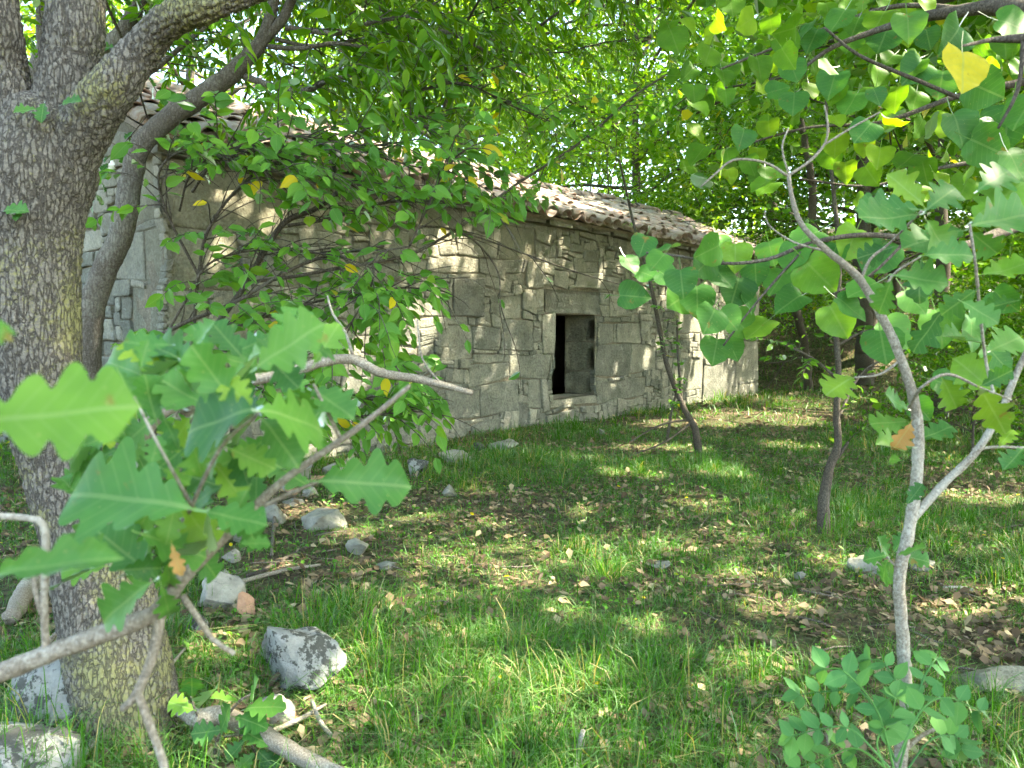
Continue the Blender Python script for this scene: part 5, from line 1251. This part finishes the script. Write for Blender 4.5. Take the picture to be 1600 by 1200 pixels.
# ---- bluish compound-leaved seedling at the foot of the oak sapling
ash = thing('ash_seedling', 'bluish green seedling with paired oval leaflets around the pale stem', 'plant', P(1395, 1230, 1.75))
r = np.random.default_rng(66)
AR = [((1400, 1225), (1420, 1120), (1385, 1040), (1360, 1030)), ((1400, 1190), (1350, 1085), (1300, 1080), (1250, 1085)), ((1390, 1200), (1330, 1140), (1280, 1140), (1240, 1150)), ((1400, 1190), (1440, 1110), (1480, 1090), (1530, 1110)), ((1400, 1215), (1340, 1170), (1290, 1185), (1250, 1200)), ((1415, 1160), (1440, 1070), (1455, 1040), (1462, 1030)), ((1400, 1215), (1370, 1110), (1320, 1050), (1290, 1045)), ((1390, 1220), (1370, 1160), (1390, 1130), (1400, 1090)), ((1400, 1230), (1450, 1160), (1490, 1150), (1500, 1170))]
for q, pl in enumerate(AR):
    Yd = 1.7 + r.uniform(-.12, .08)
    lst = [(x, y, Yd + .04 * k, 4 - .7 * k) for k, (x, y) in enumerate(pl)]
    o, pts, rad = limb('leaf_stalk', lst, M['leaf_ash'], ash, step=.01, nseg=5, rough=0)
    m = len(pts); Tn = nrm(np.gradient(pts, axis=0)); ks = np.linspace(int(m * r.uniform(.35, .6)), m - 1, r.integers(4, 6)).astype(int)
    for k in ks:
        for sg in (-1, 1):
            vd = nrm(CAM - pts[k]); sd = nrm(np.cross(Tn[k], vd)) * sg
            ax = nrm(Tn[k] * .45 + sd + r.normal(0, .12, 3))
            leaf_obj('leaflet', pts[k], ax, vd * .6 + np.array([0, 0, .6]) + r.normal(0, .45, 3), r.uniform(.034, .062), 'ovate', M['leaf_ash'], ash, k, 1.25)
    leaf_obj('leaflet', pts[-1], Tn[-1], nrm(CAM - pts[-1]) * .6 + np.array([0, 0, .6]), .055, 'ovate', M['leaf_ash'], ash, 1, 1.25)
# ---- oak seedling by the fallen limb
b = G(330, 1195)
osd = thing('oak_seedling', 'small oak seedling with lobed leaves growing by the fallen limb', 'plant', b)
Yd = b[1]
for q in ([(330, 1200, Yd, 7), (345, 1140, Yd, 6), (370, 1100, Yd, 5), (392, 1085, Yd, 4)], [(340, 1160, Yd, 5), (310, 1120, Yd, 4), (298, 1085, Yd, 3)], [(350, 1150, Yd, 5), (385, 1150, Yd, 4), (400, 1180, Yd, 3)]): limb('stem', q, M['twig'], osd, step=.015, nseg=6)
r = np.random.default_rng(67)
for i, (bx, by, tx, ty) in enumerate(((392, 1100, 395, 1070), (375, 1100, 345, 1085), (380, 1110, 420, 1095), (300, 1090, 300, 1062), (305, 1110, 275, 1100), (310, 1110, 330, 1080), (350, 1140, 310, 1145), (370, 1140, 410, 1150), (365, 1120, 400, 1125), (400, 1175, 380, 1195), (400, 1170, 425, 1195), (385, 1155, 360, 1180), (345, 1150, 350, 1115))):
    b1, t2 = P(bx, by, Yd - .05), P(tx, ty, Yd - .08); leaf_obj('oak_leaf', b1, t2 - b1, np.array([0, -.4, .8]) + r.normal(0, .25, 3), np.linalg.norm(t2 - b1) * 1.3, 'oak', M['leaf_oak'], osd, i, 1.2)

# ------------------------------------------------------------------ rocks, rubble, fallen wood
def ico(sub):
    t = (1 + 5 ** .5) / 2
    V = [(-1, t, 0), (1, t, 0), (-1, -t, 0), (1, -t, 0), (0, -1, t), (0, 1, t), (0, -1, -t), (0, 1, -t), (t, 0, -1), (t, 0, 1), (-t, 0, -1), (-t, 0, 1)]
    F = [(0, 11, 5), (0, 5, 1), (0, 1, 7), (0, 7, 10), (0, 10, 11), (1, 5, 9), (5, 11, 4), (11, 10, 2), (10, 7, 6), (7, 1, 8), (3, 9, 4), (3, 4, 2), (3, 2, 6), (3, 6, 8), (3, 8, 9), (4, 9, 5), (2, 4, 11), (6, 2, 10), (8, 6, 7), (9, 8, 1)]
    V = [np.array(v, float) / np.linalg.norm(v) for v in V]
    for _ in range(sub):
        c = {}; G2 = []
        def md(a, b):
            k = (min(a, b), max(a, b))
            if k not in c: V.append(nrm(V[a] + V[b])); c[k] = len(V) - 1
            return c[k]
        for a, b, d in F:
            x, y, z = md(a, b), md(b, d), md(d, a); G2 += [(a, x, z), (b, y, x), (d, z, y), (x, y, z)]
        F = G2
    return np.array(V), np.array(F)
ICO3 = ico(3); ICO4 = ico(4)
def rock(name, label, cat, px, py, wpx, hpx, mat, seed, group=None, deep=0.8, big=False, cuts=16, sink=0.62):
    r = np.random.default_rng(seed)
    c = G(px, py)
    d = float(project(c)[2]); w = wpx * d / FPX / 2; h = hpx * d / FPX / 2
    V, F = ICO4 if big else ICO3
    V = V.copy()
    for k in range(cuts):
        n = nrm(r.normal(0, 1, 3) * np.array([1, 1, .8])); dd = r.uniform(.30, .72); t = V @ n - dd; V = V - np.where(t > 0, t, 0)[:, None] * n
    V = V * (1 + 0.20 * fbm(V + seed, 2.6, seed, 5))[:, None]
    V = V / np.abs(V).max(0)
    V = V * np.array([w, w * deep, h * 1.12])
    a = r.uniform(-.3, .3); Rz = np.array([[math.cos(a), -math.sin(a), 0], [math.sin(a), math.cos(a), 0], [0, 0, 1]])
    o = obj(name, mesh_data(name, V @ Rz.T, F, mat, smooth=not big and False or True), None, c + np.array([0, w * deep * .5, h * (1 - sink)]))
    return tag(o, label, cat, group)
rock('boulder', 'pale boulder blotched with black lichen in the grass', 'rock', 462, 1075, 165, 125, M['rock'], 1, deep=.75, big=True, cuts=18)
rock('boulder', 'low white lichened rock at the foot of the old oak', 'rock', 50, 1165, 230, 190, M['rock'], 22, deep=.7, big=True)
rock('boulder', 'flat pale rock slab in the bottom corner beneath the lichened rock', 'rock', 30, 1270, 260, 130, M['rock'], 3, deep=.7, big=True)
rock('stone_block', 'squared grey block lying in the grass below the wall', 'stone', 492, 830, 95, 50, M['rubble'], 4, deep=.6)
rock('stone_slab', 'small pale slab bedded in the lawn below the squared block', 'stone', 556, 868, 46, 30, M['rubble'], 5)
rock('stone_slab', 'flat half-buried grey stone beyond the small pale slab', 'stone', 602, 890, 44, 16, M['rubble'], 6)
rock('stone', 'small grey stone in the grass between wall and block', 'stone', 697, 776, 34, 22, M['rubble'], 7)
rock('stone', 'lumpy spotted stone near the wall foot', 'stone', 650, 745, 40, 38, M['rock'], 8)
rock('stone', 'flat stone half sunk before the wall foot', 'stone', 708, 728, 58, 30, M['rubble'], 9)
rock('stone', 'pale stone leaning on the wall foot below the jamb', 'stone', 785, 706, 50, 24, M['rubble'], 10)
rock('stone', 'spotted little stone beside the pale wall-foot stone', 'stone', 752, 708, 26, 26, M['rock'], 12)
rock('stone', 'tiny grey stone below the opening', 'stone', 940, 678, 18, 14, M['rubble'], 13)
rock('stone', 'grey flat stone by the orange tile shard', 'stone', 345, 955, 90, 70, M['rubble'], 14)
rock('stone', 'dark spotted stone against the old trunk base', 'stone', 305, 1000, 70, 70, M['rock'], 15)
rock('stone', 'grey stone on the bank behind the squared block', 'stone', 425, 815, 55, 36, M['rubble'], 16)
rock('stone', 'low mossy stone under the arching grass', 'stone', 430, 1150, 80, 70, M['rubble'], 17)
rock('stone', 'flat white stone behind the pale sapling stem', 'stone', 1365, 898, 70, 30, M['rubble'], 18)
rock('stone', 'small white stone right of the sapling stem', 'stone', 1440, 892, 46, 22, M['rubble'], 19)
rock('stone', 'pebble-sized pale stone in leaf litter by the crooked sapling', 'stone', 1249, 908, 22, 18, M['rubble'], 20)
rock('stone', 'long grey slab at the edge near the bluish seedling', 'stone', 1560, 1085, 170, 40, M['ashlar'], 21, deep=.5, cuts=18)
rock('stone', 'narrow pale stone hidden in the middle of the grass', 'stone', 1035, 890, 50, 14, M['rubble'], 23)
rr = random.Random(4)
names = ['rubble stone at the wall foot beside the fallen tile', 'grey rubble piece under the leaf shadow', 'tilted rubble stone below the ashlar corner', 'broken rubble lump near the hornbeam stem', 'pale rubble chunk below the wall foot', 'round rubble stone on the bank', 'wedge of rubble stone close to the wall', 'small rubble stone on dry leaves', 'thin rubble slab above the block', 'square rubble stone on the bank top']
for k, (px, py, w, h) in enumerate(((520, 745, 50, 34), (470, 750, 44, 34), (440, 770, 46, 30), (400, 800, 40, 30), (545, 730, 34, 26), (375, 850, 44, 32), (500, 715, 40, 26), (590, 740, 26, 18), (455, 790, 40, 18), (360, 880, 40, 28))):
    rock('rubble_stone', names[k], 'stone', px, py, w, h, M['rubble'], 40 + k, 'rubble fallen along the wall')
small = [(350, 900, 'little grey stone beside the flat stone on the bank'), (405, 845, 'little stone under the dead twig on the bank'), (450, 735, 'little wall stone below the ashlar courses'), (485, 775, 'little stone touching the squared grey block'), (535, 755, 'little stone in front of the reddish tile'), (580, 765, 'little lone stone in the grass below the tile shards'), (615, 735, 'little stone next to the lumpy spotted stone'), (390, 770, 'little stone nearest the hornbeam stem')]
for k, (px, py, lb) in enumerate(small):
    rock('rubble_stone', lb, 'stone', px, py, rr.uniform(18, 36), rr.uniform(12, 22), M['rubble'], 70 + k, 'small rubble strewn below the wall')
# broken clay tiles
def shard(label, px, py, Lpx, yaw, tilt, seed):
    c = G(px, py); d = float(project(c)[2]); w = Lpx * d / FPX * .5
    r = np.random.default_rng(seed); k = np.sort(r.uniform(0, 6.28, 7)); rad = w * r.uniform(.55, 1.1, 7)
    x, y = np.cos(k) * rad, np.sin(k) * rad * .8
    z = -3.0 * x * x / max(w, .05) * .12
    V = np.concatenate([np.stack([x, y, z], -1), np.stack([x, y, z - .018], -1), [[0, 0, .004], [0, 0, -.014]]])
    F3 = [(q, (q + 1) % 7, 14) for q in range(7)] + [((q + 1) % 7 + 7, q + 7, 15) for q in range(7)]
    F4 = [((q + 1) % 7, q, q + 7, (q + 1) % 7 + 7) for q in range(7)]
    Rm = np.array(Matrix.Rotation(yaw, 3, 'Z') @ Matrix.Rotation(tilt, 3, 'X'))
    o = obj('tile_shard', mesh_data('tile_shard', V @ Rm.T, [np.array(F3), np.array(F4)], M['orange'], smooth=False), None, c + np.array([0, 0, .03 + w * .5 * math.sin(tilt)]))
    tag(o, label, 'roof tile', 'broken roof tiles on the ground')
shard('reddish broken roof tile lying against the wall foot', 560, 728, 60, 1.2, .2, 1)
shard('orange triangular tile shard on the flat grey stone', 385, 965, 60, .6, .9, 2)
shard('half buried brown tile fragment on the bank', 455, 770, 40, 2.2, .1, 3)
shard('small brick-red tile scrap between rubble stones', 500, 752, 34, .3, .3, 4)
shard('tan tile piece at the top of the bank', 590, 725, 40, 1.9, .25, 5)
# fallen limbs and sticks
def stick(name, label, lst, mat, cat='branch', rough=.22):
    pts = []; rad = []
    for px, py, w, lift in lst:
        g = G(px, py); d = float(project(g)[2]); rr_ = w * .5 * d / FPX
        pts.append(g + np.array([0, 0, rr_ * .7 + lift])); rad.append(rr_)
    o, p_, r_ = limb(name, (np.array(pts), np.array(rad)), mat, None, step=.02, nseg=12, rough=rough, raw=True)
    return tag(o, label, cat)
stick('fallen_limb', 'thick pale lichened limb lying at the foot of the old oak', [(240, 1090, 22, .08), (270, 1140, 25, .10), (310, 1185, 28, .12), (350, 1185, 30, .12), (400, 1202, 29, .11), (440, 1222, 27, .10), (500, 1250, 26, .09), (580, 1285, 24, .08)], M['bark_pale'])
stick('fallen_limb', 'broken weathered stump of wood left of the old trunk', [(15, 985, 26, .03), (45, 940, 30, .04), (75, 900, 24, .06)], M['bark_pale'])
stick('stick', 'dark stick lying in dead leaves amid the grass', [(805, 1032, 8, 0), (830, 1018, 9, .01), (855, 1002, 6, .01)], M['bark_dark'])
stick('stick', 'dry branch lying across the near edge of the grass', [(520, 1165, 8, .02), (500, 1150, 7, .05), (488, 1130, 5, .08)], M['bark_pale'])
stick('stick', 'thin dead twig propped on the bank stones', [(425, 870, 6, .0), (428, 830, 6, .03), (432, 800, 5, .06)], M['twig'])
stick('stick', 'pale bleached stick in the litter behind the sapling', [(1475, 925, 7, .01), (1500, 924, 8, .01), (1520, 926, 6, .01)], M['bark_pale'])
stick('stick', 'curved dead twig on the leafy bank', [(385, 905, 6, .01), (410, 900, 7, .02), (470, 865, 6, .01), (500, 850, 4, .01)], M['bark_dark'])
stick('stick', 'pale broken branch end poking from the grass', [(900, 1225, 16, .0), (905, 1205, 14, .05), (912, 1190, 9, .10)], M['bark_pale'])

stick('stick', 'bleached forked twig leaning on the lichened rock', [(10, 1120, 9, .05), (60, 1075, 9, .12), (110, 1040, 7, .18), (150, 985, 5, .22)], M['bark_pale'])
stick('stick', 'thin pale dead twig crossing the oak base', [(130, 1200, 8, .02), (190, 1150, 8, .10), (250, 1120, 6, .14), (290, 1060, 4, .12)], M['bark_pale'])
stick('stick', 'slim grey dead branch lying behind the boulder', [(300, 960, 8, .02), (360, 930, 8, .04), (440, 905, 6, .04), (500, 890, 4, .02)], M['bark_pale'])
stick('stick', 'short weathered stick under the oak seedling', [(420, 1160, 8, .03), (470, 1150, 7, .05), (510, 1120, 4, .04)], M['bark_pale'])
# ------------------------------------------------------------------ grass and litter
def scatter(n, seed, y0, y1, xk=0.74, power=1.0):
    r = np.random.default_rng(seed)
    u = r.random(n) ** power
    Y = y0 + (y1 - y0) * u
    X = r.uniform(-1, 1, n) * (Y * xk + .4)
    return X, Y, r
def off_house(X, Y):
    s = X * N[0] + Y * N[1] - SW; t = (X - W0[0]) * D[0] + (Y - W0[1]) * D[1]
    return ~((s > -0.02) & (s < 2 * RUN + .1) & (t > T_L - .05) & (t < T_R + .05))
def blades(n, seed, y0, y1, h0, h1, w, power, thresh, sig=.05, per=14, lean=1.0, dry=.1, simple=False):
    nc = n // per
    CX, CY, r = scatter(nc, seed, y0, y1, power=power)
    p2 = np.stack([CX, CY], -1)
    dens = fbm(p2, 0.55, 91, 3) + 0.55 * fbm(p2, 2.2, 95, 2)
    keep = (dens + r.normal(0, .2, nc) > thresh)
    CX, CY, dens = CX[keep], CY[keep], dens[keep]; nc = len(CX)
    ci = r.integers(0, nc, n); sg = (sig * r.uniform(.4, 2.2, nc))[ci]; th = r.uniform(.6, 1.25, nc)[ci]; dv = r.random(nc)[ci]; taz = r.uniform(0, 6.28, nc)[ci]
    ox, oy = r.normal(0, 1, n) * sg, r.normal(0, 1, n) * sg
    X, Y = CX[ci] + ox, CY[ci] + oy; d_ = dens[ci]
    k = off_house(X, Y); X, Y, ox, oy, d_, th, dv, taz = X[k], Y[k], ox[k], oy[k], d_[k], th[k], dv[k], taz[k]; n = len(X)
    Z = ground_h(X, Y)
    h = r.uniform(h0, h1, n) * th * (0.7 + 0.6 * np.clip(d_ - thresh, 0, .8))
    az = np.where(r.random(n) < .6, np.arctan2(oy, ox), taz) + r.normal(0, .8, n); ln = r.uniform(.1, 1.5, n) ** 1.3 * h * lean
    dx, dy = np.cos(az) * ln, np.sin(az) * ln; wx, wy = -np.sin(az), np.cos(az)
    rot = r.uniform(-1.2, 1.2, n); wx, wy = wx * np.cos(rot) - wy * np.sin(rot), wx * np.sin(rot) + wy * np.cos(rot)
    wd = w * r.uniform(.5, 1.4, n)
    b = np.stack([X, Y, Z - .01], -1); W = np.stack([wx, wy, np.zeros(n)], -1) * wd[:, None]
    sag = np.clip(ln / h, 0, 1.6)
    m1 = b + np.stack([dx * .3, dy * .3, h * (.55 - .08 * sag)], -1); m2 = b + np.stack([dx * .68, dy * .68, h * (.88 - .28 * sag)], -1); tp = b + np.stack([dx * 1.1, dy * 1.1, np.maximum(h * (1.0 - .58 * sag), .015)], -1)
    tint = np.clip(.9 * (.55 * dv + .45 * r.random(n)), 0, .9); tint = np.where(r.random(n) < dry, r.uniform(.95, .999, n), tint)
    if simple:
        V = np.stack([b - W, b + W, m1 * .6 + m2 * .4 - W * .8, m1 * .6 + m2 * .4 + W * .8, tp], 1).reshape(-1, 3); i = np.arange(n)[:, None] * 5
        return V, i + np.array([[0, 1, 3, 2]]), i + np.array([[2, 3, 4]]), np.repeat(tint, 5)
    V = np.stack([b - W, b + W, m1 - W * .85, m1 + W * .85, m2 - W * .5, m2 + W * .5, tp], 1).reshape(-1, 3)
    i = np.arange(n)[:, None] * 7
    Q = np.concatenate([i + np.array([[0, 1, 3, 2]]), i + np.array([[2, 3, 5, 4]])]); T3 = i + np.array([[4, 5, 6]])
    return V, Q, T3, np.repeat(tint, 7)
def grass(name, label, parts):
    Vs, Qs, Ts, Cs = [], [], [], []; o = 0
    for V, Q, T3, C in parts:
        Vs.append(V); Qs.append(Q + o); Ts.append(T3 + o); Cs.append(C); o += len(V)
    ob = obj(name, mesh_data(name, np.concatenate(Vs), [np.concatenate(Qs), np.concatenate(Ts)], M['grass'], tint=np.concatenate(Cs), smooth=True))
    tag(ob, label, 'grass', kind='stuff')
grass('grass', 'thin green woodland grass growing through the dead leaves', [
    blades(52000, 1, 1.2, 4.2, .045, .14, .0017, .8, -.52, .06, 10, 1.4, .12, True), blades(140000, 2, 4.0, 11, .045, .12, .0024, .8, -.62, .09, 10, 1.4, .10, True), blades(45000, 3, 10.5, 24, .08, .2, .006, .8, -.6, .16, 12, 1.2, .06, True),
    blades(14000, 4, 1.2, 3.6, .13, .32, .0022, .8, .0, .05, 22, 1.2, .05), blades(14000, 5, 3.4, 8, .12, .26, .0028, .8, .05, .06, 26, 1.0, .04), blades(9000, 6, 6, 15, .14, .3, .004, .8, .12, .09, 30, 1.0, .03)])
def litter(n, seed, y0, y1, size, power=.8):
    X, Y, r = scatter(n, seed, y0, y1, power=power)
    p2 = np.stack([X, Y], -1)
    k = off_house(X, Y) & (fbm(p2, 1.1, 131, 3) + .5 * fbm(p2, 4.5, 137, 2) + r.normal(0, .18, n) > -.02); X, Y = X[k], Y[k]; n = len(X)
    p = np.stack([X, Y, ground_h(X, Y) + r.uniform(.004, .035, n)], -1)
    a = np.stack([r.normal(0, 1, n), r.normal(0, 1, n), r.normal(0, .3, n)], -1); nn = np.stack([r.normal(0, .45, n), r.normal(0, .45, n), np.ones(n)], -1)
    return p, a, nn, size * r.uniform(.35, 1.0, n) ** 1.6 * 1.9
A = [litter(20000, 21, 1.2, 4.5, .042), litter(34000, 22, 4.2, 11, .042), litter(10000, 23, 10.5, 24, .075)]
o = merged_leaves('leaf_litter', np.concatenate([q[0] for q in A]), np.concatenate([q[1] for q in A]), np.concatenate([q[2] for q in A]), np.concatenate([q[3] for q in A]), 'curl', M['litter'], None, 'stuff', 1.0, 9)
tag(o, 'dry brown fallen oak leaves covering the ground', 'leaf litter', kind='stuff')

# small broad-leaved weeds and broken twigs in the grass
X, Y, r = scatter(9000, 61, 1.3, 9, power=.8)
p2 = np.stack([X, Y], -1); k = off_house(X, Y) & (fbm(p2, 1.7, 171, 3) + r.normal(0, .12, len(X)) > .05); X, Y = X[k], Y[k]; n = len(X)
o = merged_leaves('weeds', np.stack([X, Y, ground_h(X, Y) + r.uniform(.01, .07, n)], -1), np.stack([r.normal(0, 1, n), r.normal(0, 1, n), r.normal(.2, .3, n)], -1), np.stack([r.normal(0, .4, n), r.normal(-.2, .4, n), np.ones(n)], -1), r.uniform(.015, .04, n), 'ovate', M['leaf_horn'], None, 'stuff', 1.3, 62)
tag(o, 'small broad-leaved weeds scattered through the grass', 'weeds', kind='stuff')
X, Y, r = scatter(420, 63, 1.3, 9, power=.8)
mb = MB()
for x, y in zip(X, Y):
    if not off_house(np.array([x]), np.array([y]))[0]: continue
    a = r.uniform(0, 6.28); L_ = r.uniform(.06, .32); q = np.array([[x + math.cos(a) * L_ * f, y + math.sin(a) * L_ * f, 0] for f in (-.5, 0, .5)]) + r.normal(0, .012, (3, 3)); q[:, 2] = ground_h(q[:, 0], q[:, 1]) + r.uniform(.005, .04, 3)
    Vt, Ft, tt = tube(q, np.array([.004, .0035, .002]) * r.uniform(.6, 1.6), 4); mb.add(Vt, Ft, tt, tint=r.random())
tag(mb.build('twig_litter', M['twig']), 'broken dry twigs lying in the grass', 'twigs', kind='stuff')
